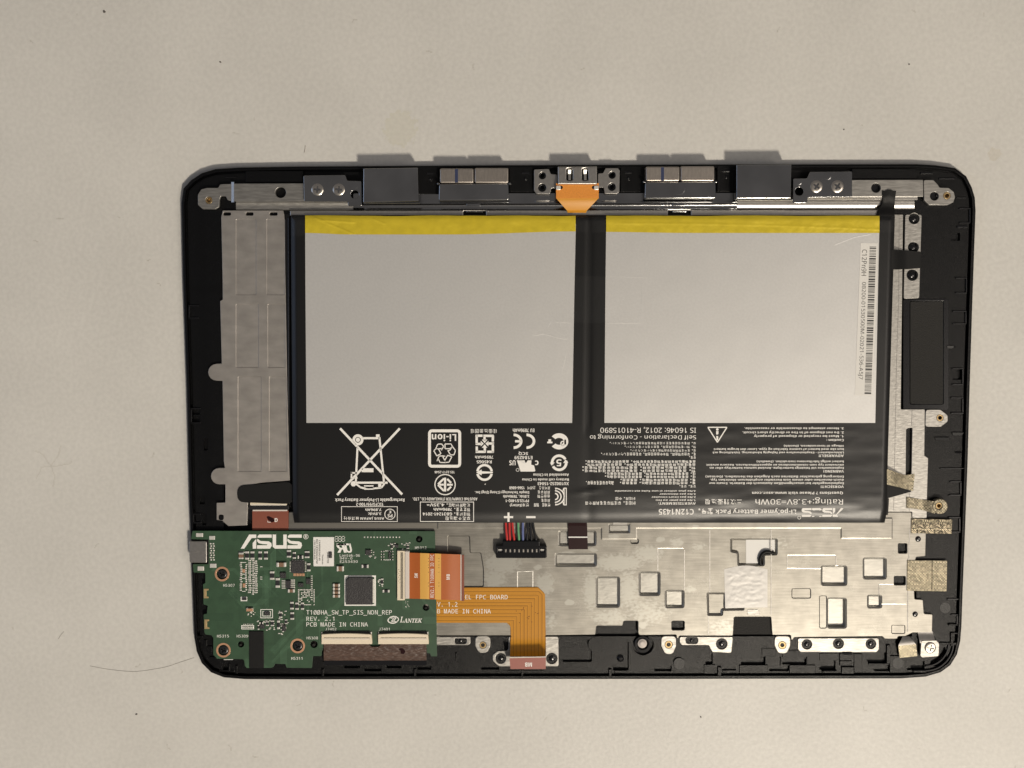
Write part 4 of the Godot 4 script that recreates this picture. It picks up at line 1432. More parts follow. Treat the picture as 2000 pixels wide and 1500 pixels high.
func battery():
	ripple = noise(0.02, FastNoiseLite.TYPE_SIMPLEX_SMOOTH, 201, 3)
	var t := thing("battery_pack", "flat two-cell battery pack in black wrap with yellow tape and white print", "battery", 1150, 720, 2.6)
	# wrap
	var b := buf()
	sheet_into(b, 190, 116, func(u: float, v: float) -> Vector3:
		var y := lerpf(421.0, 1021.0, v)
		var x := lerpf(wrap_left(y), wrap_right(y), u)
		return Vector3(x, y, wrap_height(x, y)))
	for side in 4:
		for i in 60:
			var q := []
			for k in 2:
				var f := (i + k) / 60.0
				var y: float = [421.0, 1021.0, lerpf(421, 1021, f), lerpf(421, 1021, f)][side]
				var x: float = [lerpf(wrap_left(421), wrap_right(421), f), lerpf(wrap_left(1021), wrap_right(1021), f), wrap_left(y), wrap_right(y)][side]
				q.append(P(x, y, wrap_height(x, y)) * 1000.0)
			var n: Vector3 = [Vector3(0, 0, -1), Vector3(0, 0, 1), Vector3(-1, 0, 0), Vector3(1, 0, 0)][side]
			quad(b, q[0], q[1], Vector3(q[1].x, 2.62, q[1].z), Vector3(q[0].x, 2.62, q[0].z), n, n, n, n)
	commit([[b, M.wrap]], "wrap", t)
	# cell faces
	var cells := [pl([596, 437, 1124.8, 437, 1122, 560, 1117.5, 826, 598.5, 826, 596.5, 560]), pl([1184, 437, 1717.7, 437, 1715, 560, 1709.5, 824, 1180.5, 826, 1182.5, 560])]
	for c in cells:
		# the foil is not quite flat: it lies in slow waves
		var q: PackedVector2Array = c
		var o := sheet("cell", t, M.pouch, 60, 44, func(u: float, v: float) -> Vector3:
			var y := lerpf(437.0, 826.0, v)
			var k := clampf((y - 437.0) / 123.0, 0, 1)
			var m := clampf((y - 560.0) / 266.0, 0, 1)
			var xl := lerpf(lerpf(q[0].x, q[5].x, k), q[4].x, m)
			var xr := lerpf(lerpf(q[1].x, q[2].x, k), q[3].x, m)
			var x := lerpf(xl, xr, u)
			return Vector3(x, y, 5.462 + 0.035 * ripple.get_noise_2d(x * 0.45, y * 0.45) + 0.006 * ripple.get_noise_2d(x * 2.2, y * 2.2)), 0.06)
	# amber tape folded over the far edge of each cell
	for s in 2:
		var x0: float = [596.0, 1184.0][s]
		var x1: float = [1124.3, 1717.8][s]
		var crease_at := noise(0.012, FastNoiseLite.TYPE_SIMPLEX_SMOOTH, 210 + s, 3)
		var o := sheet("amber_tape", t, M.amber_film, 130, 22, func(u: float, v: float) -> Vector3:
			var x := lerpf(x0, x1, u)
			var low := 458.0 - 3.0 * (1.0 - smoothstep(0.0, 0.17, u)) - 6.0 * smoothstep(0.55, 1.0, u) if s == 0 else 455.0 - 2.0 * (1.0 - smoothstep(0.0, 0.3, u))
			var top := 421.5 + 1.5 * crease_at.get_noise_2d(x * 0.6, 3)
			var y := lerpf(top, low, v)
			var h := 5.53 - 0.62 * pow(clampf(1.0 - (y - 420.0) / 11.0, 0, 1), 2.0)
			h += (0.10 * crease_at.get_noise_2d(x * 0.7, y * 2.0)) * (1.0 - smoothstep(430, 446, y))
			if s == 0:
				# two long wrinkles running down to the right
				for w in [[614.0, 425.0, 690.0, 457.0], [628.0, 430.0, 692.0, 434.0], [730.0, 428.0, 752.0, 437.0]]:
					var a := Vector2(w[0], w[1])
					var c := Vector2(w[2], w[3])
					var q := Geometry2D.get_closest_point_to_segment(Vector2(x, y), a, c)
					h += 0.16 * exp(-pow(q.distance_to(Vector2(x, y)) / 1.7, 2.0))
			else:
				h += 0.05 * exp(-pow((y - 436.0 - 12.0 * u * u) / 2.0, 2.0)) * smoothstep(0.0, 0.1, u)
			return Vector3(x, y, h))
		o.set_meta("label", "yellow see-through tape over the far edge of a cell")
	for q in [[1720, 422, 1746, 453.5], [1126, 423, 1149, 453], [1156, 423, 1182, 454], [571, 424, 594, 460]]:
		var xa: float = q[0]
		var ya: float = q[1]
		var xb: float = q[2]
		var yb: float = q[3]
		sheet("clear_tape", t, M.clear_film, 12, 14, func(u: float, v: float) -> Vector3:
			var x := lerpf(xa, xb, u)
			var y := lerpf(ya, yb, v)
			return Vector3(x, y, wrap_height(x, y) + 0.05 + 0.12 * maxf(0.0, ripple.get_noise_2d(x * 6.0, y * 3.0))), 0.0)
	# clear tape that bridges the two cells
	plate("clear_tape", t, M.clear_film, pl([1082.5, 551, 1092.5, 538.5, 1263.5, 541, 1255, 556, 1253, 585, 1252.5, 631.5, 1079, 629.5, 1079, 590]), 5.50, 5.55, 0.03)
	for q in [[1118, 539, 1092.5, 538.5, 1082.5, 551], [1079.3, 560, 1079, 590, 1079, 629.5, 1116, 630], [1183, 540.2, 1263.5, 541, 1255, 556, 1253, 585, 1252.5, 631.5, 1182, 631]]:
		crease("tape_edge", t, M.pouch, q, 5.49, 0.16, 0.014)
	# fine creases in the pouch foil
	for q in [[1042, 655, 1063, 651.5, 1092, 660, 1104, 662, 1108, 661], [1092, 625, 1095, 640, 1107, 660, 1108, 666], [1078, 640, 1106, 657], [1069, 639, 1075, 629], [1105, 690, 1100, 714, 1096, 725], [1630, 478, 1650, 470, 1668, 463, 1700, 457], [1028, 680, 1040, 688]]:
		crease("foil_crease", t, M.pouch, q, 5.475, 0.3, 0.022)
	# bar code sticker, set slightly askew
	var st := plate("bar_code_sticker", t, M.sticker, rp([1681, 474.5, 1714.5, 475, 1713.5, 560, 1703, 774, 1669.5, 772, 1676, 600], 1.5), 5.40, 5.525, 0.01)
	ink_start(func(_x, _y): return 5.535)
	var r := RandomNumberGenerator.new()
	r.seed = 77
	var y := 481.5
	while y < 768.0:
		var w: float = [1.1, 1.1, 1.1, 2.2, 3.2][r.randi_range(0, 4)]
		var x := lerpf(1698.5, 1688.5, (y - 481.0) / 287.0)
		fill(pl([x, y, x + 13, y + 0.3, x + 13, y + 0.3 + w, x, y + w]))
		y += w + [1.1, 1.1, 1.3, 2.2][r.randi_range(0, 3)]
	letters("C12Pn9H", 1684.0, 487.5, 1693.5, 538.5, 1, "Droid Sans", 400, false, 0.0, -1.6)
	letters("0B200-01530500M-02021-536-A5J7", 1682.0, 551, 1691.5, 741, 1, "Droid Sans", 400, false, 0.0, -6.6)
	ink_end("print", st, M.ink_black)
	battery_print(t)
	# leads
	var plug_h := 5.4
	for w in [[987.5, 990.5, "wire_red"], [994.5, 996.0, "wire_red"], [1000.5, 1004.2, "wire_red"], [1011.5, 1013.6, "wire_green"], [1020.8, 1021.5, "wire_blue"], [1030.7, 1029.7, "wire_black"], [1035.6, 1038.2, "wire_black"], [1041.0, 1047.0, "wire_black"]]:
		b = buf()
		tube_into(b, curve([Vector3(w[0], 1014, 3.6), Vector3(w[0] + 0.5, 1026, 3.9), Vector3(lerpf(w[0], w[1], 0.5), 1040, 4.4), Vector3(w[1], 1052, 4.7), Vector3(w[1], 1064, 4.8)], 18), 0.40, 10)
		commit([[b, M[w[2]]]], "lead", t)
	var p := plate("plug", t, M.gloss_plastic, rp([968.5, 1065.8, 1068, 1065.8, 1068, 1090.3, 968.5, 1090.3], 3), 2.7, plug_h, 0.25, [rect(972.5, 1072, 981.5, 1078), rect(1055, 1072, 1063.5, 1078)])
	box("plug_back", p, M.gloss_plastic, 981.7, 1056.5, 1054.5, 1068, 3.0, plug_h + 0.15, 0.3, 1)
	for x in [977.0, 1059.2]: box("plug_window", p, M.tin, x - 4, 1072.5, x + 4, 1077.5, 4.2, 4.7, 0.1)
	for i in 8:
		var x := 987.6 + i * 8.62
		box("contact_slot", p, M.screw_black, x - 2.6, 1071.5, x + 2.6, 1079.5, plug_h - 0.02, plug_h + 0.07, 0.05)
		box("contact", p, M.screw_steel, x - 0.9, 1073, x + 1.4, 1078.6, plug_h, plug_h + 0.09, 0.03)

func battery_print(t: Node):
	ink_start(func(x, y): return wrap_height(x, y) + 0.03)
	# crossed-out bin
	var c := func(x: float, y: float) -> Vector2: return Vector2(560 + x * 0.15334, 800 + y * 0.15334)
	var ln := func(x0: float, y0: float, x1: float, y1: float, w: float):
		stroke(560 + x0 * 0.15334, 800 + y0 * 0.15334, 560 + x1 * 0.15334, 800 + y1 * 0.15334, w * 0.15334)
	for q in [[680, 240, 1470, 1080, 29], [1440, 240, 642, 1088, 29], [975, 364, 1180, 364, 27], [1160, 315, 1160, 355, 46], [1180, 350, 1240, 935, 25], [902, 470, 880, 920, 25], [875, 931, 1285, 931, 27], [955, 772, 1105, 772, 50], [815, 806, 895, 806, 20], [825, 800, 825, 890, 20], [815, 870, 900, 870, 20],
		[880, 945, 940, 990, 22], [940, 990, 1010, 1008, 24], [985, 972, 1105, 972, 16], [985, 1012, 1105, 1012, 16], [1100, 1005, 1205, 995, 22], [1205, 995, 1245, 945, 22], [1185, 935, 1185, 1000, 40]]:
		ln.call(q[0], q[1], q[2], q[3], q[4])
	arc(560 + 907 * 0.15334, 800 + 385 * 0.15334, 10.8, 5.2)
	arc(560 + 907 * 0.15334, 800 + 385 * 0.15334, 4.2, 4.2)
	arc(560 + 850 * 0.15334, 800 + 945 * 0.15334, 5.2, 5.2)
	letters("Rechargeable Li-Polymer Battery Pack", 654.3, 971.5, 790, 980, 2)
	letters("1ICP3/99/100-2", 695.7, 982, 749.2, 988, 2)
	frame(667, 989.5, 776, 1018.6, 1.1)
	letters("7.896Ah", 713.5, 993, 745, 998.3, 2)
	letters("3.8Vdc", 718.7, 1001, 745, 1006.2, 2)
	letters("ASUS JAPAN", 704, 1009.2, 750.5, 1015, 2)
	script("株式会社", 671, 1009, 702.5, 1015.6, 2)
	arc(761.6, 1004.4, 10.8, 1.4)
	letters("PS", 757, 1004, 766.5, 1010.5, 2, "Droid Sans", 700)
	letters("E", 759.7, 997.5, 764, 1002.5, 2, "Droid Sans", 700)
	# recycling box
	for q in [[838.9, 846, 838.9, 906], [897.9, 846, 897.9, 906]]: stroke(q[0], q[1], q[2], q[3], 5.6)
	for q in [[844, 841.4, 893, 841.4], [844, 910.6, 893, 910.6]]: stroke(q[0], q[1], q[2], q[3], 5.6)
	for q in [[844, 846.4, 180, 270], [892.8, 846.4, 270, 360], [892.8, 905.6, 0, 90], [844, 905.6, 90, 180]]: arc(q[0], q[1], 7.8, 5.6, q[2], q[3])
	letters("Li-ion", 843.2, 847.8, 891, 861.8, 2, "Droid Sans", 700)
	var rc := func(a: Array):
		var m := []
		for i in range(0, a.size(), 2):
			m.append(810 + a[i] * 0.10666)
			m.append(810 + a[i + 1] * 0.10666)
		strokes(m, 1.9, true)
	rc.call([555, 535, 665, 535, 690, 580, 645, 622, 555, 622])
	rc.call([690, 580, 745, 655, 720, 735, 655, 735, 605, 655, 640, 655])
	rc.call([385, 625, 420, 540, 490, 535, 530, 580, 488, 650, 495, 620])
	rc.call([385, 625, 350, 660, 405, 755, 480, 712, 435, 625])
	rc.call([405, 850, 450, 755, 560, 755, 515, 770, 570, 875, 465, 875, 435, 815])
	rc.call([570, 875, 625, 870, 680, 772, 605, 740, 550, 835])
	letters("TIS 2217-2548", 849, 919.8, 888, 924.3, 2, "Droid Sans", 700)
	arc(869.3, 946.5, 20.8, 2.0)
	for q in [[869.3, 933, 869.3, 960, 4.2], [855.5, 946, 867, 934.5, 3.8], [855.5, 947, 867, 958.8, 3.8], [873.5, 935.5, 881, 943, 3.8], [873.5, 958, 881, 950.5, 3.8], [873, 946.6, 884, 946.6, 3.8], [858, 946.6, 866.5, 946.6, 3.8]]: stroke(q[0], q[1], q[2], q[3], q[4])
	script("廢電池請回收", 918.8, 838.2, 972, 846, 2)
	for q in [[928.8 + 2, 851, 942.5, 851], [931, 849, 931, 867.5], [929, 867, 941, 867], [946.5, 851.2, 946.5, 861], [944, 851.2, 964, 851.2], [962.6, 850, 962.6, 862.5], [953, 866.2, 965, 866.2], [962.6, 865, 962.6, 884], [951.5, 882.4, 964, 882.4], [947, 873, 947, 884], [929, 882.4, 948, 882.4], [931.2, 872, 931.2, 883]]: stroke(q[0], q[1], q[2], q[3], 4.6)
	for q in [[945.0, 866.5, 939, 861, 939, 872], [946.5, 865.5, 941, 858.5, 952, 858.5], [948.0, 866.5, 954, 861, 954, 872], [946.5, 868, 941, 874.5, 952, 874.5]]: fill(pl(q))
	letters("7896mAh", 927.9, 890, 963.6, 896, 2)
	letters("R45065", 931, 899, 960.4, 905, 2)
	arc(946.4, 922.5, 16.4, 4.6, 188, 352)
	arc(946.4, 922.5, 16.4, 4.6, 12, 168, 16.8)
	fill(pl([930, 922.8, 940.5, 917, 941, 920.4, 962.5, 921.4, 962.5, 924.2, 941, 925.2, 940.5, 928.4]))
	fill(pl([946.5, 945.5, 949, 944.2, 947.4, 947.4]))
	letters("EU 7896mAh", 1001.6, 837, 1043.7, 844.3, 2)
	arc(1003.2, 861.8, 17.2, 5.2, -90, 90, 15.1)
	stroke(1006, 861.8, 1018, 861.8, 4.6)
	arc(1028.4, 861.8, 17.2, 5.2, -90, 90, 15.1)
	arc(1092, 862, 18, 9.0, -142, 142, 15.8)
	fill(pl([1068.8, 862.5, 1071, 862.5, 1071, 858, 1076.5, 858, 1076.5, 862.5, 1079, 862.5, 1079, 865.8, 1068.8, 865.8]))
	stroke(1103.6, 854, 1104, 868, 3.4)
	arc(1099.5, 866, 5.2, 2.4, 0, 300)
	letters("SCQ", 1012.7, 882, 1031.2, 888.6, 2, "Droid Sans", 700)
	letters("E184259", 1004.8, 890.5, 1040, 897, 2, "Droid Sans", 700)
	letters("c", 1044.8, 899.5, 1051.8, 908.4, 2, "Droid Sans", 700)
	letters("US", 994.7, 899, 1007, 908.7, 2, "Droid Sans", 700)
	fill(pl([1009.5, 899, 1021, 899, 1024.5, 921, 1016.8, 921]))
	fill(pl([1012, 899, 1024.5, 899, 1026, 903.5, 1020.5, 903.8]))
	fill(pl([1020.5, 903, 1026.5, 903, 1032, 921, 1024, 921]))
	fill(pl([1031, 899, 1038, 899, 1037.5, 907.5, 1043, 909, 1045.6, 919, 1044, 921, 1031.5, 921, 1027, 905]))
	arc(1011, 917.8, 3.3, 0.8)
	arc(1092.1, 903.8, 16.4, 5.2, -15, 150)
	arc(1092.1, 903.8, 16.4, 5.2, 165, 330)
	fill(pl([1100, 904.5, 1110, 903.5, 1104.5, 897]))
	fill(pl([1074, 903.5, 1083.5, 903.2, 1077.5, 909.5]))
	letters("5", 1086.4, 897, 1096.5, 910.6, 2, "Droid Sans", 700)
	letters("Assembled in China", 1041.6, 924.8, 1111, 930.3, 2)
	letters("Battery cell made in China", 1020, 932.8, 1111, 939.4, 2)
	letters("XU100252-15043", 1050, 941.6, 1111, 947.6, 2)
	letters("1566-6868", 994.8, 950, 1024.7, 955.6, 2)
	script("에이수스 코리아", 1030, 949.6, 1075, 956.2, 2)
	letters("Simplo Technology (Chong Qing) Inc.", 927.4, 957.6, 1033.7, 964.6, 2)
	script("제조자명", 1050, 958, 1075, 964.3, 2)
	letters("3.8Vdc, 7896mAh", 982.7, 966, 1033.7, 972.6, 2)
	script("정격전압", 1050, 966, 1075, 972.4, 2)
	letters("PP12LG140Q-1", 988, 974.3, 1033, 980.8, 2)
	script("모델명", 1057, 974.2, 1075, 980.6, 2)
	letters("(Battery)", 996, 982.6, 1020, 989.8, 2)
	script("전지", 1021, 982.6, 1034, 989.6, 2)
	script("전지의 종류", 1042.5, 982.4, 1075.5, 989.7, 2)
	frame(1101.8, 953.4, 1106.0, 986.2, 1.7)
	arc(1083.5, 969.8, 19.5, 2.2, -88, 88, 17.5)
	arc(1083.5, 969.8, 13.5, 2.4, -88, 88, 12.5)
	arc(1083.5, 969.8, 7.6, 2.6, -85, 85, 7.4)
	stroke(1101, 953.3, 1099, 960, 1.8)
	stroke(1101, 986.2, 1099, 979, 1.8)
	stroke(1085.6, 952.6, 1085.6, 956.4, 1.6)
	stroke(1085.6, 983.4, 1085.6, 987.2, 1.6)
	stroke(984.2, 1010, 1002.2, 1010, 4.0)
	stroke(993.2, 1001, 993.2, 1008, 4.0)
	stroke(993.2, 1012, 993.2, 1019.3, 4.0)
	stroke(1027.7, 1010.0, 1046, 1010.0, 4.0)
	letters("ASUSTeK COMPUTER (THAILAND) CO., LTD.", 806, 970.8, 932.3, 977.4, 2)
	frame(821, 980.5, 925, 1018.5, 1.3)
	letters("4.35V=", 833.7, 983.2, 868, 989, 2)
	script("充电限制电压:", 868.5, 983, 919.3, 990, 2)
	letters("7896mAh", 846.8, 992, 883, 998, 2)
	script("额定容量:", 883.5, 991.6, 919.5, 999, 2)
	letters("GB31241-2014", 825.6, 1001, 883, 1006.8, 2)
	script("执行标准:", 883.5, 1000.6, 919.5, 1007.6, 2)
	script("锂离子电池组", 869.5, 1008.6, 920, 1016.2, 2)
	letters("IS 16046: 2012, R-41015890", 1172.5, 833.8, 1359.5, 845.4, 2)
	letters("Self Declaration - Conforming to", 1152.2, 847.6, 1359.5, 858.8, 2)
	script("4.取扱説明書で指定された機器以外に使用しないでください。", 1188, 863.2, 1360, 868.2, 2)
	script("3.強い衝撃を与えたり、落下させないでください。", 1217, 870.4, 1360, 875.4, 2)
	script("2.端子をショート(短絡)させないでください。", 1228.5, 877.6, 1360, 882.4, 2)
	script("1.水につけたり、火の中に入れたり、分解・改造しないでください。", 1171, 884, 1360, 890.2, 2)
	script("注意:", 1343, 890.8, 1360, 896.4, 2)
	for q in [["請勿將電池置於60攝氏度以上的環境中。請使用本公司認可之充電器。", 1140, 899], ["请勿将电池置于60摄氏度以上的环境中。请使用华硕原厂配备。", 1140, 905.0], ["3.若發現電池有任何異常,請立即停止使用並連絡維修。", 1133, 910.8], ["3.若发现电池有任何异常,请立即停止使用并联系维修。", 1133, 917.0], ["2.請勿投入火中或置於高溫處,請勿自行拆裝改造電池。", 1178, 922.8], ["2.请勿投入火中或置于高温处,请勿自行拆装改造电池。", 1178, 928.8], ["1.請依照說明使用及更換電池,請勿短路。", 1208, 935.2], ["1.请依照说明使用及更换电池,请勿短路。", 1207, 941.0]]:
		script(q[0], q[1], q[2], 1359.5, q[2] + 5.2, 2, 0.16)
	script("注意/注意:", 1324, 947.4, 1360, 952.6, 2)
	script("电池浸水后禁止使用!", 1141.5, 939.3, 1200, 947, 2)
	for q in [["4.Ne plus utiliser si une fuite est constatée", 1200.8, 956.5, 960.8], ["3.Ne pas démonter", 1288, 962.4, 966.8], ["2.Ne pas court-circuiter", 1272.5, 968.4, 972.8], ["1.Ne pas jeter au feu", 1281, 974.4, 979], ["AVERTISSEMENT:", 1286, 981, 985.6]]:
		letters(q[0], q[1], q[2], 1359, q[3], 2)
	script("制造地:中国", 1202, 970.8, 1242, 976.8, 2)
	script("制造商:新普科技股份有限公司", 1142.8, 979, 1242.7, 986.2, 2)
	letters("C12N1435", 1286.6, 994, 1355, 1005.2, 2, "Droid Sans", 700)
	script("型号:", 1358, 992.8, 1394, 1004.8, 2, 0.13)
	letters("Li-polymer Battery Pack", 1397, 992.4, 1555, 1004.2, 2, "Droid Sans", 700)
	maker_mark(1565.5, 992.3, 1647.3, 1009.4, true)
	arc(1561, 1011, 3.4, 0.8)
	letters("Rating:+3.8V=30Wh", 1475.5, 971.5, 1646.5, 986, 2, "Droid Sans", 400)
	script("二次鋰電池組", 1376.5, 974.8, 1451, 985.2, 2)
	letters("Questions ? Please visit www.asus.com", 1469, 959.4, 1646.5, 965.8, 2)
	var f := func(s: String, x0: float, y0: float, y1: float, w := 400):
		letters(s, 1360 + x0 * 0.15, 820 + y0 * 0.15, 1648, 820 + y1 * 0.15, 2, "Droid Sans", w)
	f.call("VORSICHT!", 1620, 855, 886, 700)
	f.call("Explosionsgefahr bei unsachgemäßen Austausch der Batterie. Ersatz nur", 165, 803, 842)
	f.call("durch denselben oder einem vom Hersteller empfohlenem ähnlichen Typ.", 180, 760, 797)
	f.call("Entsorgung gebrauchter Batterien nach Angaben des Herstellers. (German)", 120, 716, 756)
	f.call("VARNING!", 1655, 655, 686, 700)
	f.call("Explosionsfara vid felaktigt batteribyte. Använd samma batterityp eller en", 175, 605, 642)
	f.call("ekvivalent typ som rekommenderas av apparattillverkaren. Kassera använt", 130, 566, 602)
	f.call("batteri enligt fabrikantens instruktion. (Swedish)", 785, 521, 558)
	f.call("ADVARSEL!!", 1595, 452, 484, 700)
	f.call("Lithiumbatteri - Eksplosionsfare ved fejlagtig håndtering. Udskiftning må", 215, 406, 442)
	f.call("kun ske med batteri af samme fabrikat og type. Lever det brugte batteri", 230, 361, 397)
	f.call("tilbage til leverandøren. (Danish)", 1140, 319, 354)
	f.call("Caution :", 1695, 249, 281)
	f.call("1. Must be recycled or disposed of properly", 750, 190, 229)
	f.call("2. Do not dispose of in fire or directly short circuit.", 600, 142, 181)
	f.call("3. Never attempt to disassemble or reassemble.", 625, 89, 126)
	strokes([1382.6, 834.6, 1419.8, 834.6, 1401.2, 864], 2.2, true)
	arc(1401, 838.8, 2.5, 2.5)
	fill(pl([1398.6, 842, 1403.4, 842, 1402.6, 860, 1399.4, 860]))
	ink_end("printed_text", t, M.ink_white)

# ---------------------------------------------------------------- the small green circuit board

const BOARD_H := 3.7

func chip_part(parent: Node, kind: String, x0: float, y0: float, x1: float, y1: float, high: float):
	# a soldered part: body between two metal ends along its longer side
	var body := buf()
	var ends := buf()
	var h := BOARD_H
	var upright := absf(y1 - y0) > absf(x1 - x0)
	var c := 0.24
	if upright:
		plate_into(body, rect(x0 + 0.2, lerpf(y0, y1, c), x1 - 0.2, lerpf(y1, y0, c)), h, h + high, 0.06)
		plate_into(ends, rect(x0, y0, x1, lerpf(y0, y1, c)), h, h + high * 1.03, 0.1)
		plate_into(ends, rect(x0, lerpf(y1, y0, c), x1, y1), h, h + high * 1.03, 0.1)
	else:
		plate_into(body, rect(lerpf(x0, x1, c), y0 + 0.2, lerpf(x1, x0, c), y1 - 0.2), h, h + high, 0.06)
		plate_into(ends, rect(x0, y0, lerpf(x0, x1, c), y1), h, h + high * 1.03, 0.1)
		plate_into(ends, rect(lerpf(x1, x0, c), y0, x1, y1), h, h + high * 1.03, 0.1)
	commit([[body, M.ceramic if kind == "capacitor" else M.resistor], [ends, M.tin]], kind, parent)

func circuit_board():
	var t := thing("circuit_board", "green daughter circuit board with white print and a micro connector on its side", "circuit board", 610, 1170, 1.5)
	var m := mat("solder_mask", 0.53, 0.26, 0.31, 0.40)
	planar(m, board_picture(), 368, 1030, 856, 1310, BOARD_H)
	var out := rp([376, 1037, 849.5, 1037.5, 852, 1180, 853.5, 1282, 842, 1282, 840, 1276, 834, 1276, 833, 1263, 742, 1263, 741, 1264, 724, 1264, 723, 1263, 632, 1263, 628, 1274, 627.8, 1281.5, 611, 1281.5, 609, 1304.8, 560, 1304.3, 557.5, 1297, 537, 1296.5, 534, 1302.7, 529, 1304.5, 482, 1304.7, 478, 1300.6, 476.6, 1290, 474, 1287.6, 424, 1286.5, 416.6, 1279, 416.6, 1246, 413, 1241, 401, 1239, 399, 1234.5,
		397.5, 1200, 404, 1199, 405.5, 1183, 397.5, 1180.5, 396.5, 1141, 401, 1139, 401, 1119, 378, 1118, 376.7, 1102, 407.5, 1102, 407.5, 1054, 373, 1053], 1.6)
	var screws := [[433.7, 1121.2, 14.4], [436.3, 1270, 14.2], [581.3, 1261.6, 14.4]]
	var bores := [[818.6, 1053, 6.6], [832, 1186.5, 6.6], [470.6, 1258.5, 6.2], [613.2, 1258.6, 7.2]]
	var holes := []
	for q in screws: holes.append(circle(q[0], q[1], 10.2, 24))
	for q in bores: holes.append(circle(q[0], q[1], q[2], 20))
	plate("board", t, m, out, BOARD_H - 0.8, BOARD_H, 0.04, holes)
	for q in screws:
		plate("copper_ring", t, M.copper, circle(q[0], q[1], q[2], 32), BOARD_H - 0.02, BOARD_H + 0.03, 0.015, [circle(q[0], q[1], 10.6, 26)])
		plate("screw_seat", t, M.black_plastic, circle(q[0], q[1], 11.5, 22), 1.9, 2.6, 0.02)
		screw(t, q[0] + 0.3, q[1], 9.0, 3.5, M.screw_black, "screw", 0.5)
	for q in bores:
		var pin := bump("locating_pin", t, M.rubber, q[0], q[1], q[2] * 0.85, 2.4, 0.8, 0.3)
		plate("pin_floor", t, M.black_plastic, circle(q[0], q[1], q[2] + 2, 18), 2.0, 2.42, 0.02)
	var hh := BOARD_H + 0.012
	# print on the board
	ink_start(func(_x, _y): return hh)
	maker_mark(470, 1044, 590, 1071.6, false)
	arc(597.3, 1048.2, 5.0, 0.9)
	letters("R", 595.3, 1045.3, 599.6, 1051, 0, "Droid Sans", 700)
	letters("T1ØØHA_SW_TP_SIS_NON_REP", 598.4, 1191.5, 765.3, 1202.2, 0, "Droid Sans Mono", 700)
	letters("REV. 2.1", 598.4, 1204.6, 652.8, 1212.4, 0, "Droid Sans Mono", 700)
	letters("PCB MADE IN CHINA", 598.4, 1215.6, 718.6, 1223.6, 0, "Droid Sans Mono", 700)
	for q in [["J7402", 635, 1226.2, 657], ["J7401", 740, 1226.2, 761], ["H5307", 436, 1140.6, 458.5], ["H5315", 424, 1239.8, 447], ["H5309", 462.4, 1239.8, 484.4], ["H5308", 599, 1243.4, 621], ["H5311", 569, 1283.2, 590.6], ["H5312", 810.6, 1067.2, 833]]:
		letters(q[0], q[1], q[2], q[3], q[2] + 5.2, 0, "Droid Sans Mono", 700)
	letters("U", 672, 1061.6, 687.4, 1079.4, 0, "Droid Sans", 700, false, -0.25)
	letters("R", 657.2, 1061.6, 677, 1079.4, 0, "Droid Sans", 700, true, 0.25)
	fill(pl([657, 1061.6, 682, 1061.6, 682.8, 1065, 658, 1065]))
	letters("Lantek-06", 663.6, 1082, 702.8, 1087.4, 0, "Droid Sans Mono", 700)
	letters("94V-0", 663.6, 1088.4, 688, 1092.6, 0, "Droid Sans Mono", 700)
	letters("E253430", 664, 1094.4, 698.6, 1099.2, 0, "Droid Sans Mono", 700)
	letters("L", 781, 1204.5, 788.5, 1215.5, 0, "Droid Serif", 700, false, 0.25)
	letters("ANTEK", 788.5, 1208.2, 824.5, 1216, 0, "Droid Serif", 700, false, 0.25)
	arc(769, 1209.6, 10.2, 1.8, 200, 400, 6.6)
	arc(767, 1211.6, 10.2, 2.0, 20, 220, 6.6)
	strokes([763, 1207, 770, 1207, 764, 1214, 769, 1214], 1.5)
	strokes([768, 1206.6, 774, 1206.6, 768, 1213.6, 773, 1213.6], 1.5)
	# outlines round the parts
	frame(674.4, 1125.4, 732.6, 1181.6, 3.2)
	fill(pl([675, 1126, 682, 1126, 675, 1133]))
	frame(509.3, 1190.5, 532.3, 1206.7, 1.2)
	frame(513.2, 1194.4, 528.4, 1203.2, 1.1)
	frame(471, 1166.5, 482, 1173.2, 1.8)
	frame(472, 1221.8, 495.4, 1228.4, 1.3)
	for q in [[466, 1078.5, 486, 1078.5], [471, 1098.5, 481, 1098.5], [472, 1121.5, 481, 1121.5], [472, 1129.5, 481, 1129.5], [473, 1155, 479.5, 1155], [508, 1127, 512.5, 1127], [508, 1131, 512.5, 1131], [508, 1107, 512.5, 1107], [752, 1076, 761, 1076], [751, 1093.6, 761, 1093.6], [775.5, 1074.5, 797, 1074.5], [437, 1288.3, 455, 1288.3], [559, 1216, 564, 1216], [476, 1166.2, 477, 1166.2]]: stroke(q[0], q[1], q[2], q[3], 1.0)
	for k in 3:
		var x := 655.0 + k * 6.6
		for q in [[0, 0, 4.4, 0], [0, 5, 4.4, 5], [0, 10, 4.4, 10], [-0.6, 1.2, -0.6, 4], [5, 1.2, 5, 4], [-0.6, 6.2, -0.6, 9], [5, 6.2, 5, 9]]: stroke(x + q[0], 1047.6 + q[1], x + q[2], 1047.6 + q[3], 0.9)
	for y in [1075.5, 1082.8, 1087.0]:
		for x in [434.5, 440.0]: fill(pl([x, y, x + 4, y, x + 4.5, y - 2.2, x + 3, y + 2.2]))
	ink_end("printed_text", t, M.ink_white)
	ink_start(func(_x, _y): return hh)
	letters("TOP", 821, 1074.6, 840, 1080, 0, "Droid Sans Mono", 700)
	ink_end("printed_text", t, M.ink_dim)
	# white sticker with its small print
	var st := plate("sticker", t, M.paper_white, rp([611.7, 1049, 652.3, 1049, 652.3, 1106, 612.3, 1106], 1.5), BOARD_H, BOARD_H + 0.09, 0.02)
	ink_start(func(_x, _y): return BOARD_H + 0.1)
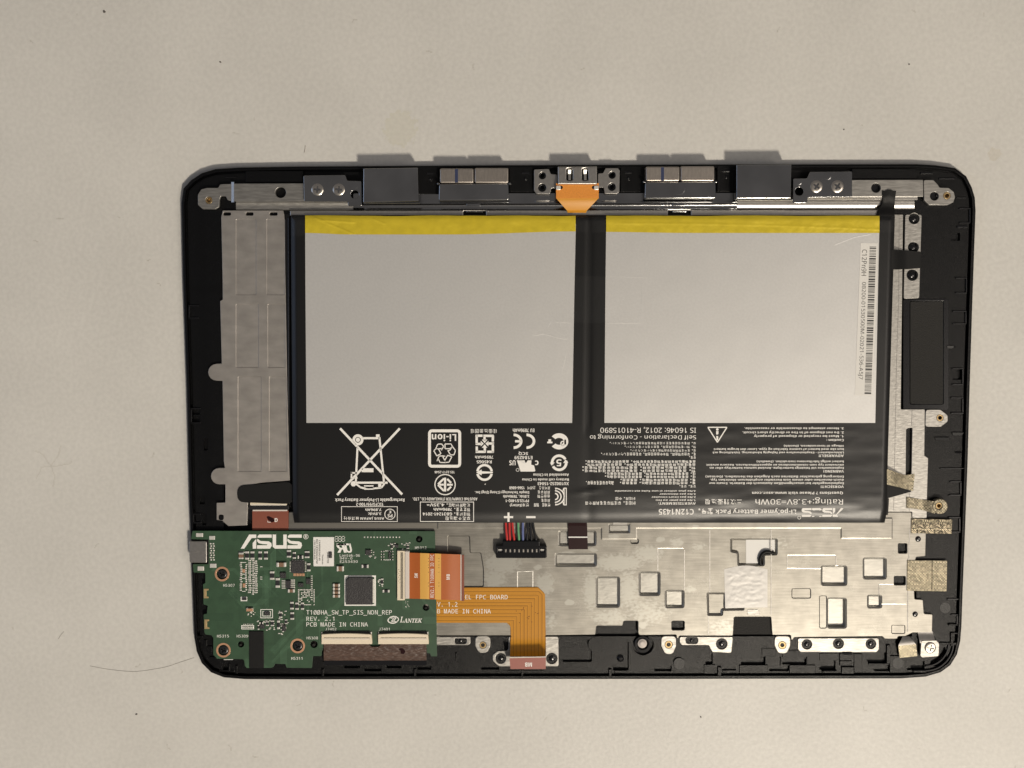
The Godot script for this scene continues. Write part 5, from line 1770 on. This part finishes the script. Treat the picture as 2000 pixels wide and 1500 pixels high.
	for q in [["CANR0B2A3-45", 622.4, 1055, 625.8, 1095], ["90118TN0247W", 617.4, 1053, 620.6, 1101], ["15H17N0249A", 613.4, 1055, 616.2, 1093], ["Tianmen", 628.8, 1083, 631.8, 1102], ["IA4007TDE", 638.6, 1078, 642.4, 1100]]:
		letters(q[0], q[1], q[2], q[3], q[4], 1)
	ink_end("printed_text", st, M.ink_black)
	# the large chip and the smaller one
	var b := buf()
	plate_into(b, rp([682, 1128.5, 727.6, 1128.5, 727.6, 1181, 675.4, 1181, 675.4, 1135], 0.5), BOARD_H + 0.05, BOARD_H + 0.95, 0.06)
	var big := commit([[b, M.chip]], "main_chip", t)
	bump("pin_dot", big, M.chip, 722, 1134, 2.6, BOARD_H + 0.95, -0.0 + 0.04)
	box("solder_row", big, M.tin, 727.8, 1131, 730.2, 1178, BOARD_H, BOARD_H + 0.25, 0.08)
	box("chip_package", t, M.chip, 569, 1096, 594, 1119.5, BOARD_H, BOARD_H + 0.75, 0.05)
	for k in 4: box("copper_pad", t, M.copper, 573 + k * 5.7, 1120, 577.6 + k * 5.7, 1125.2, BOARD_H, BOARD_H + 0.08, 0.03)
	for q in [[547, 1118.5, 558, 1129.5], [558, 1134, 568, 1149], [642, 1079, 648, 1090], [714, 1074, 724, 1084], [759, 1078, 763, 1092], [551, 1221, 558, 1233], [472.5, 1168, 481, 1172.5], [516, 1195.5, 526, 1202], [582.5, 1139, 592, 1147], [598, 1130, 606, 1141], [772, 1064, 778, 1070], [507, 1220, 516, 1228]]:
		box("chip_package", t, M.chip, q[0], q[1], q[2], q[3], BOARD_H, BOARD_H + 0.6, 0.05)
	for q in [[650, 1140.5, 663.5, 1146.3], [650, 1147.8, 663.5, 1153.2], [650, 1155, 663.5, 1160.2], [650, 1162, 663.5, 1167.3]]: chip_part(t, "capacitor", q[0], q[1], q[2], q[3], 0.7)
	for q in [[466, 1080, 475, 1092], [657.5, 1106, 671, 1116], [562, 1151, 575, 1157.5], [540, 1099, 558.5, 1107.5], [480.8, 1188, 494, 1193.6]]: chip_part(t, "capacitor", q[0], q[1], q[2], q[3], 0.8)
	for q in [[478.5, 1077, 486, 1093], [489, 1077, 496.5, 1093], [504.5, 1077, 511, 1093], [515.5, 1077, 522.5, 1093], [560, 1074.5, 568, 1089], [595, 1076.5, 604, 1090], [571.5, 1078.5, 577.5, 1091.5], [581, 1085, 592, 1091.5], [527, 1116, 535.5, 1132.5], [706, 1103, 719.5, 1109.5], [747, 1152, 760.5, 1157.5], [763, 1062, 767, 1073], [744, 1130, 748.5, 1143], [769, 1060.5, 772.5, 1067],
		[794, 1064, 799, 1072], [567, 1196, 574, 1210.5], [545, 1195, 551, 1207], [541, 1212, 546, 1229], [528.5, 1212, 535, 1223], [519, 1213.5, 524.5, 1222.5], [503, 1220.5, 506, 1230], [506.5, 1215, 514, 1219.5], [576.5, 1177, 583, 1191], [566.5, 1175.5, 573, 1190.5], [587.5, 1177, 593.5, 1191], [538, 1129, 546, 1148], [599.5, 1100, 606, 1116], [556, 1210, 561, 1219]]:
		chip_part(t, "resistor", q[0], q[1], q[2], q[3], 0.42)
	for q in [[744, 1076, 750.5, 1092], [761.5, 1076, 768, 1092]]:
		for k in 4: chip_part(t, "solder_joint", q[0], q[1] + k * 5.3, q[0] + 6.4, q[1] + 2.4 + k * 5.3, 0.2)
	# two columns of tiny soldered parts and other scattered solder
	b = buf()
	var g := buf()
	var r := RandomNumberGenerator.new()
	r.seed = 8
	var dots := []
	for col in [[470.5, 3.0, 1099, 1154], [480.5, 2.6, 1103, 1153], [487.5, 4.4, 1095, 1160], [494.5, 3.4, 1095, 1162], [499.8, 4.0, 1096, 1158]]:
		var y: float = col[2]
		while y < col[3]:
			dots.append([col[0] + r.randf_range(-0.8, 0.8), y, col[1], 2.2])
			y += r.randf_range(3.6, 4.6)
	for y in 10:
		for x in 10:
			var edge := x == 0 or y == 0 or x == 9 or y == 9
			if edge or r.randf() < 0.5: dots.append([583.0 + x * 2.9 + (4.0 if x > 8 else 0.0), 1152.0 + y * 2.9 + (3.0 if y > 8 else 0.0), 1.9, 1.7])
	for y in 12: dots.append([608.5, 1125 + y * 4.2, 2.6, 1.8])
	for y in 6:
		dots.append([553.5, 1134 + y * 3.0, 6.0, 1.4])
		dots.append([571.5, 1133 + y * 3.6, 7.0, 1.9])
	for x in 8: dots.append([571 + x * 3.1, 1094.6, 1.4, 1.6])
	for y in 7:
		dots.append([566.6, 1098 + y * 3.0, 2.0, 1.4])
		dots.append([596.6, 1098 + y * 3.0, 2.0, 1.4])
	for k in 12: dots.append([711.8 + k * 6.2, 1049.3, 2.0, 2.2])
	for y in 8:
		for x in 2: dots.append([411 + x * 5.4 + (y % 2) * 1.2, 1062 + y * 4.5, 2.4, 2.4])
	for q in [[389.5, 1045, 11, 6], [414, 1050.5, 9, 6], [416, 1105, 10, 6.5], [392, 1110.5, 10, 7]]: dots.append(q)
	for k in 22:
		dots.append([r.randf_range(543, 558), r.randf_range(1193, 1240), r.randf_range(1.5, 4), 1.6])
		dots.append([r.randf_range(500, 536), r.randf_range(1211, 1232), r.randf_range(1.2, 3), 1.6])
	for k in 12:
		dots.append([r.randf_range(712, 735), r.randf_range(1074, 1092), r.randf_range(1.2, 2.5), 1.5])
		dots.append([r.randf_range(738, 749), r.randf_range(1129, 1145), r.randf_range(1.2, 2.5), 1.5])
		dots.append([r.randf_range(758, 800), r.randf_range(1060, 1073), r.randf_range(1.2, 3.0), 1.8])
		dots.append([r.randf_range(792, 800), r.randf_range(1174, 1186), 1.0, 1.0])
		dots.append([r.randf_range(484, 504), r.randf_range(1192, 1205), r.randf_range(1.0, 2.4), 1.4])
	for k in 6:
		dots.append([474 + k * 3.9, 1225.2, 2.2, 2.4])
		dots.append([476 + k * 3.4, 1219.2, 1.6, 1.2])
	for q in dots:
		plate_into(b, rect(q[0] - q[2] * 0.62, q[1] - q[3] * 0.62, q[0] + q[2] * 0.62, q[1] + q[3] * 0.62, 0.0), BOARD_H - 0.01, BOARD_H + 0.18, 0.09)
	var o := commit([[b, M.tin]], "solder_dots", t)
	o.set_meta("kind", "stuff")
	for q in [[473.5, 1111.5, 5, 7], [474, 1139.5, 5.5, 8], [480.8, 1189, 13, 5]]:
		box("copper_pad", t, M.copper, q[0], q[1], q[0] + q[2], q[1] + q[3], BOARD_H, BOARD_H + 0.1 if q[2] < 10 else BOARD_H + 0.85, 0.04)
	# gold spring hooks on the outer edge
	for q in [[398, 1150, 1168.5], [399.3, 1210, 1228.5]]:
		plate("gold_contact", t, M.gold, pl([q[0], q[1], q[0] + 9, q[1], q[0] + 9, q[1] + 3, q[0] + 5, q[1] + 4, q[0] + 5, q[2] - 4, q[0] + 9, q[2] - 3, q[0] + 9, q[2], q[0], q[2]]), BOARD_H - 0.02, BOARD_H + 0.1, 0.03)
	# the micro connector let into the edge
	b = buf()
	plate_into(b, rp([369, 1057.5, 403.6, 1057, 404, 1099.6, 370, 1099], 3), 1.9, 4.3, 0.22)
	var usb := commit([[b, M.satin_steel]], "edge_connector", t)
	box("connector_body", usb, M.gloss_plastic, 404.2, 1054.5, 407.3, 1101.5, 2.4, 3.9, 0.08)
	crease("seam", usb, M.satin_steel, [373, 1077, 380, 1078, 388, 1076.5, 402, 1077], 4.3, 0.3, 0.06)
	# the three flat-cable connectors
	flat_connector(t, 627.8, 1236.6, 726.6, 1258.2, false)
	flat_connector(t, 738.4, 1236.6, 837.2, 1258.2, false)
	flat_connector(t, 775.8, 1075, 799.5, 1172.5, true)
	plate("black_pad", t, M.black_tape, rp([486, 1233, 514.5, 1233, 515, 1262, 515.3, 1305, 486.5, 1305], 1.5), BOARD_H, BOARD_H + 0.35, 0.12)

func flat_connector(t: Node, x0: float, y0: float, x1: float, y1: float, upright: bool):
	var h := BOARD_H
	if upright:
		var o := box("flat_connector", t, M.cream, x0, y0 + 1, x1 - 9.0, y1, h, h + 1.1, 0.1, 1)
		box("latch", o, M.cream_grey, x1 - 8.6, y0 + 1.5, x1, y1 - 3, h, h + 1.25, 0.2, 1)
		var b := buf()
		for k in 52:
			var y := lerpf(y0 + 4, y1 - 4, k / 51.0)
			plate_into(b, rect(x0 + 6.5, y, x0 + 11.5, y + 1.0), h + 1.05, h + 1.16, 0.02)
		for k in 8: plate_into(b, rect(x0 + 2.5 + (k % 2) * 2, lerpf(1112, 1138, k / 7.0), x0 + 3.7 + (k % 2) * 2, lerpf(1112, 1138, k / 7.0) + 1.2), h + 1.06, h + 1.12, 0.02)
		commit([[b, M.screw_black]], "contact_row", o).set_meta("kind", "stuff")
	else:
		# arched back edge over a comb of dark contacts
		var p := PackedVector2Array()
		for i in 13:
			var f := i / 12.0
			p.append(Vector2(lerpf(x0, x1 - 2, f), y0 + 2.6 - 1.9 * sin(f * PI)))
		p.append_array(pl([x1 - 1, y0 + 4, x1, y1 - 4, x1, y1, x0, y1]))
		var o := plate("flat_connector", t, M.cream, p, h, h + 1.1, 0.14)
		var b := buf()
		for k in 34:
			var x := lerpf(x0 + 6, x1 - 6, k / 33.0)
			plate_into(b, rect(x, y0 - 3.6, x + 1.1, y0 + 1.5), h, h + 0.5, 0.03)
			plate_into(b, rect(x - 1, y0 + 8.3, x + 0.9, y0 + 9.6), h + 1.04, h + 1.13, 0.02)
		plate_into(b, rect(x0 + 2, y0 - 1.2, x1 - 3, y0 + 1.0), h, h + 0.35, 0.02)
		commit([[b, M.screw_black]], "contact_row", o).set_meta("kind", "stuff")
		crease("latch_edge", o, M.cream_grey, [x0 + 2, y0 + 10.8, x1 - 3, y0 + 10.8], h + 1.1, 0.3, 0.06)
		box("anchor", o, M.tin, x1 - 3, y0 - 2.4, x1 - 0.6, y0 + 5, h, h + 0.4, 0.05)
		box("anchor", o, M.tin, x0, y0 - 2.4, x0 + 1.6, y0 + 2, h, h + 0.3, 0.05)

# ---------------------------------------------------------------- ribbon cables

func ribbons():
	# short orange ribbon plugged into the board
	var rh := func(x: float) -> float: return lerpf(4.7, 5.7, smoothstep(798, 835, x)) - 0.5 * smoothstep(870, 906, x)
	var t := thing("orange_ribbon", "short striped orange ribbon cable plugged into the green board, its far end hanging free", "ribbon cable", 853, 1126, 3.7)
	for q in [[798, 820.5, "flex_rust"], [820.5, 838.5, "flex_yellow"], [838.5, 849.5, "flex_rust"], [849.5, 861.5, "flex_yellow"], [861.5, 899.3, "flex_rust"]]:
		var xa: float = q[0]
		var xb: float = q[1]
		sheet("ribbon", t, M[q[2]], 10, 4, func(u: float, v: float) -> Vector3:
			var x := lerpf(xa, xb, u)
			return Vector3(x, lerpf(1079.6 + (x - 800) * 0.035, 1169.0 + (x - 800) * 0.035, v), rh.call(x)), 0.12)
	box("stiffener_edge", t, M.cream_grey, 899.3, 1083, 901.2, 1173, 4.6, rh.call(900.0) + 0.08, 0.05)
	box("stiffener", t, M.flex_red, 901.2, 1084, 906.5, 1174, 4.6, rh.call(903.0) + 0.02, 0.05)
	ink_start(func(x, _y): return rh.call(x) + 0.02)
	letters("SW", 809.5, 1119.5, 816, 1128.5, 3)
	letters("MB", 872, 1121.5, 878.5, 1132, 3)
	letters("REV2.1 T100HAN IO FPC", 840.6, 1083, 847.4, 1167, 3, "Droid Sans Mono")
	ink_end("printed_text", t, M.ink_white)
	ink_start(func(x, _y): return rh.call(x) + 0.02)
	for x in [836.4, 856.6]:
		for y in [1090, 1096, 1103, 1108, 1117, 1138, 1144]: fill(rect(x, y, x + 1.2, y + 1.2))
	ink_end("via_dots", t, M.ink_black)
	# amber L-shaped cable lying on the plate
	t = thing("amber_ribbon", "amber L-shaped printed ribbon cable lying on the metal plate, end turned up", "ribbon cable", 1000, 1200, 2.6)
	var m := mat("flex_print", 0.62, 0.275, 0.022, 0.30)
	planar(m, flex_picture(), 840, 1144, 1070, 1296, 2.85)
	plate("ribbon", t, m, rp([838, 1147.5, 1051, 1147, 1064.5, 1160, 1066, 1244, 997.5, 1244, 997, 1224, 990, 1216.5, 838, 1216.5], 4), 2.66, 2.85, 0.05)
	var lift := func(v: float) -> Vector2: return Vector2(lerpf(1244, 1281.5, v), 2.85 + 3.9 * pow(v, 2.6))
	sheet("ribbon", t, m, 8, 22, func(u: float, v: float) -> Vector3:
		var q: Vector2 = lift.call(v)
		return Vector3(lerpf(997.5 - 1.2 * v, 1066.0 + 0.2 * v, u), q.x, q.y), 0.15)
	var end := sheet("turned_up_end", t, M.flex_pink, 6, 8, func(u: float, v: float) -> Vector3:
		return Vector3(lerpf(995 + 2 * v, 1066.3 - 0.5 * v, u), lerpf(1284.2 + 1.5 * (1 - u) * (1 - v), 1306.8, v), lerpf(7.4, 6.6, v)), 0.3)
	sheet("turned_up_edge", t, M.cream_grey, 6, 2, func(u: float, v: float) -> Vector3:  # pale strip: the highlight along the stiffener edge, put into the colour
		return Vector3(lerpf(995, 1066.3, u), lerpf(1282.2, 1284.0, v) + 1.5 * (1 - u), 7.42), 0.2)
	ink_start(func(_x, y): return lerpf(7.4, 6.6, (y - 1284.2) / 22.6) + 0.05)
	letters("MB", 1025.5, 1294, 1039, 1302, 2, "Droid Sans", 700)
	ink_end("printed_text", t, M.ink_white)
	ink_start(func(_x, _y): return 2.87)
	letters("EL FPC BOARD", 908.8, 1162, 991.5, 1170.4, 0, "Droid Sans Mono")
	letters("V. 1.2", 853.8, 1176, 893.6, 1184.8, 0, "Droid Sans Mono")
	letters("B MADE IN CHINA", 853.8, 1189.6, 958.6, 1198, 0, "Droid Sans Mono")
	ink_end("printed_text", t, M.ink_white)
	# brown display ribbon below the board
	t = thing("brown_ribbon", "wide brown ribbon cable leaving two cream connectors over the near edge of the board", "ribbon cable", 732, 1275, 3.7)
	var bh := func(y: float) -> float: return 4.45 - 1.6 * pow(clampf((y - 1262) / 37.0, 0, 1), 2.0)
	var p := buf()
	sheet_into(p, 30, 16, func(u: float, v: float) -> Vector3:
		var x := lerpf(632.3, 833.0, u)
		var y0 := 1257.5 + (6.0 if x > 723 and x < 742 else 0.0)
		var y := lerpf(y0, 1290.5, v)
		return Vector3(x, y, bh.call(y)), 0.12)
	commit([[p, M.flex_brown]], "ribbon", t)
	sheet("ribbon_lower_end", t, M.gloss_plastic, 20, 8, func(u: float, v: float) -> Vector3:  # lower end of the ribbon, darker and glossier than the rest
		var y := lerpf(1290.2, 1299.0, v)
		return Vector3(lerpf(632.5, 833.0, u), y, bh.call(y) + 0.03), 0.1)
	plate("dark_spot", t, M.flex_dark, rp([781, 1266, 786, 1266, 792, 1272, 789, 1277.5, 783, 1277, 782.5, 1271, 778.5, 1269], 2), 4.3, 4.47, 0.01)  # small dark patch on the ribbon
	for y in [1263.5, 1272.0, 1283.0]: crease("fold_line", t, M.flex_brown, [634, y, 831, y], bh.call(y), 0.2, 0.04)
	# rust-coloured display ribbon beside the shield
	t = thing("rust_ribbon", "narrow rust-red ribbon cable going under the board beside the metal shield", "ribbon cable", 528, 1010, 2.0)
	var q0 := sheet("ribbon", t, M.flex_red, 10, 10, func(u: float, v: float) -> Vector3:
		return Vector3(lerpf(492.8, 563.5, u), lerpf(997.5, 1035.5, v), 3.0 - 0.5 * v * v), 0.12)
	box("edge_band", t, M.cream_grey, 493.5, 995.6, 561, 998.4, 2.4, 3.06, 0.05)
	plate("dark_smear", t, M.flex_dark, rp([520, 1009, 525, 1008, 535, 1013, 537, 1018, 531, 1020.5, 524, 1016], 3), 2.85, 2.99, 0.01)
	ink_start(func(_x, y): return 3.02 - 0.5 * pow((y - 997.5) / 38.0, 2.0))
	letters("D", 536.5, 1012, 542.3, 1019.4, 0)
	strokes([522.8, 1017, 523, 1020, 529, 1020], 0.9)
	ink_end("printed_text", t, M.ink_white)
	box("socket", t, M.screw_black, 485.5, 987, 564, 995.4, 2.2, 3.2, 0.12, 1)
	box("cream_socket", t, M.cream, 488.5, 980.5, 560, 988.2, 2.2, 3.1, 0.08)
	var pins := buf()
	for k in 34: plate_into(pins, rect(491 + k * 2.0, 984, 492 + k * 2.0, 989), 3.0, 3.2, 0.02)
	commit([[pins, M.tin]], "contact_row", t).set_meta("kind", "stuff")
	# dark ribbon coming out from under the battery
	t = thing("dark_ribbon", "short dark maroon ribbon cable sticking out under the battery over the metal plate", "ribbon cable", 1128, 1046, 2.6)
	sheet("ribbon", t, M.flex_dark, 8, 14, func(u: float, v: float) -> Vector3:
		return Vector3(lerpf(1109.3 + 1.5 * v, 1146.5 + 1.7 * v, u), lerpf(1018, 1072.8, v), 3.6 - 0.65 * v), 0.12)
	plate("ribbon_root", t, M.flex_dark, pl([1111, 1012, 1144, 1012, 1144, 1027, 1111, 1027]), 3.3, 3.75, 0.03)
	box("white_line", t, M.paper_white, 1110.2, 1048, 1147.8, 1050.4, 3.0, 3.35, 0.02)

# ---------------------------------------------------------------- tapes

func fabric(nm: String, label: String, pts: PackedVector2Array, h: float, x: float, y: float):
	var o := thing(nm, label, "tape", x, y, h - 0.3, "woven metal tapes along the tablet's side")
	plate("strip", o, M.woven_coarse if label.begins_with("spark") else M.woven_metal, pts, h - 0.25, h, 0.06)
	return o

func tapes():
	fabric("fabric_tape", "sparkling rectangle of grey woven metal tape below the brass lug", rp([1780, 1013, 1860, 1014.5, 1859, 1042.5, 1780, 1041.5], 1), 2.92, 1820, 1028)
	var o = fabric("fabric_tape", "largest patch of woven metal tape, with a fold line, on the plate's side", rp([1772.5, 1094.5, 1850, 1095, 1849, 1155, 1771.5, 1154], 1), 2.9, 1811, 1125)
	crease("fold_line", o, M.woven_metal, [1820, 1096, 1819.5, 1154], 2.9, 0.4, 0.1)
	# lifted strip by the corner screw
	o = thing("fabric_tape", "small lifted square of woven metal tape beside the corner screw", "tape", 1772, 1271, 1.9, "woven metal tapes along the tablet's side")
	sheet("strip", o, M.woven_metal, 10, 10, func(u: float, v: float) -> Vector3:
		return Vector3(lerpf(1754.5 + 3 * v, 1789 + 2.5 * v, u), lerpf(1261.5 - 3.5 * u, 1285 - 3.5 * u, v), 3.6 - 0.3 * v), 0.2)
	sheet("bent_root", o, M.satin_steel, 10, 8, func(u: float, v: float) -> Vector3:
		return Vector3(lerpf(lerpf(1763, 1754.5, v), lerpf(1776, 1788.5, v), u), lerpf(1243, 1261.5 - 3.5 * u, v), lerpf(2.75, 3.6, sin(v * PI / 2))), 0.15)
	# curled strip out of the battery
	o = thing("fabric_tape", "curled tongue of woven metal tape coming out from the battery's edge", "tape", 1760, 938, 2.6, "woven metal tapes along the tablet's side")
	sheet("strip", o, M.woven_metal, 18, 10, func(u: float, v: float) -> Vector3:
		var x := lerpf(1730, 1786.5, u)
		var top := 916.0 + 21.0 * pow(u, 1.2) - 10.5 * smoothstep(0.55, 1.0, u) * u
		var low := 945.5 + 13.5 * u
		return Vector3(x - 3.0 * u * v, lerpf(top, low, v), 4.6 - 1.85 * smoothstep(0.0, 0.85, u) + 0.35 * sin(u * 7.0) * (1.0 - v) * (1.0 - u)), 0.12)
	# strip with the brass eye
	o = thing("earth_strap", "woven metal strap whose round end is pressed over a brass insert", "strap", 1803, 985, 2.6, "woven metal tapes along the tablet's side")
	sheet("strip", o, M.woven_metal, 24, 10, func(u: float, v: float) -> Vector3:
		var x := lerpf(1770.5, 1826, u)
		return Vector3(x, lerpf(971 + 8.5 * u, 992 + 11.5 * u - 2.0 * sin(u * PI), v), 2.85 + 0.25 * sin(u * 9.0) * (1 - u) + 0.9 * smoothstep(0.55, 1.0, u)), 0.15)
	plate("eye", o, M.woven_metal, circle(1836.3, 989.2, 15.3, 36), 2.4, 3.9, 0.35, [circle(1834, 988, 6.2, 20)])
	nut(o, 1834, 988, 6.4, 3.6)
	# black tapes
	o = thing("black_tape", "black tape tongue folded over the bright metal flange at the battery's far corner", "tape", 1735, 400, 2.6, "black tapes holding the battery")
	sheet("strip", o, M.black_tape, 14, 20, func(u: float, v: float) -> Vector3:
		var xl := 1724.0 - 8.5 * smoothstep(0.45, 0.75, v)
		return Vector3(lerpf(xl, 1750.5 - 3.5 * sin(v * PI * 0.7), u), lerpf(371.5 + 1.5 * sin(u * 9.0), 424, v), 4.3 - 0.6 * smoothstep(0.2, 0.5, v) + 1.0 * smoothstep(0.6, 0.95, v) + 0.25 * sin(u * PI) * (1.0 - v)), 0.12)
	o = thing("black_tape", "square black tape tab from the battery's side over the hinge strip", "tape", 1770, 507, 2.4, "black tapes holding the battery")
	sheet("strip", o, M.black_tape, 14, 10, func(u: float, v: float) -> Vector3:
		return Vector3(lerpf(1741, 1798.5, u), lerpf(488.0 + 4.0 * u * u, 526.5 - 3.0 * u * u, v), 5.1 - 2.3 * smoothstep(0.0, 0.6, u)), 0.12)
	o = thing("black_tape", "pointed black tape flap beside the curled woven tongue", "tape", 1752, 960, 2.6, "black tapes holding the battery")
	sheet("strip", o, M.black_tape, 10, 10, func(u: float, v: float) -> Vector3:
		return Vector3(lerpf(1731, 1779.5, u), lerpf(lerpf(944.5, 958.5, u), lerpf(974, 960.5, u), v), 4.4 - 1.6 * u), 0.1)
	o = thing("black_tape", "round-ended black tape lying from the battery onto the metal shield", "tape", 515, 962, 2.6, "black tapes holding the battery")
	plate("strip", o, M.black_tape, rp([463, 948.5, 520, 944, 572, 940, 573, 984.5, 540, 983.5, 463, 981], 15), 3.02, 3.3, 0.1)
	o = thing("black_tape", "narrow black edge tape between battery and plate on the lower side", "tape", 1731, 985, 2.6, "black tapes holding the battery")
	plate("strip", o, M.black_tape, pl([1728, 974, 1736.5, 974, 1735, 1001, 1734, 1006, 1727, 1006]), 2.62, 3.0, 0.05)

# ---------------------------------------------------------------- specks on the table

func dust():
	var o: Node3D
	for q in [[[176, 1300.5, 210, 1307, 254, 1311.5, 280, 1310, 322, 1303, 350, 1294, 379, 1284.5], "long curved hair lying against the tablet's near corner", 0.045], [[114, 1248, 119, 1240, 125, 1233], "short stray hair on the empty table, beyond the long one", 0.05], [[594, 298, 595.5, 290, 596, 284], "short dark fibre on the table above the tablet's far edge", 0.08]]:
		var path := []
		for i in range(0, q[0].size(), 2): path.append(Vector3(q[0][i], q[0][i + 1], 0.05))
		o = thing("hair", q[1], "hair", path[0].x, path[0].y, 0)
		var b := buf()
		tube_into(b, curve(path, 24), q[2], 6)
		commit([[b, M.hair]], "strand", o)
	var r := RandomNumberGenerator.new()
	r.seed = 6
	for q in [[203, 22, 2.6, "largest dark crumb, alone near the table's far corner"], [430, 121, 1.8, "small grey crumb on the table between the dark crumb and the tablet"], [1776, 125, 1.6, "tiny crumb high on the bare table beyond the tablet's hinge end"], [1648.5, 253, 1.5, "tiny crumb closest to the tablet's hinge side"], [266, 1395.5, 1.8, "small brown crumb on the table below the long hair"], [1369, 1401, 1.6, "tiny crumb on the table in front of the tablet's near edge"]]:
		o = thing("crumb", q[3], "crumb", q[0], q[1], 0, "crumbs on the table")
		var p := PackedVector2Array()
		for i in 9: p.append(Vector2(q[0], q[1]) + Vector2.from_angle(i * TAU / 9.0) * q[2] * r.randf_range(0.6, 1.25))
		plate("grain", o, M.crumb_dark, p, 0.0, 0.25, 0.1)
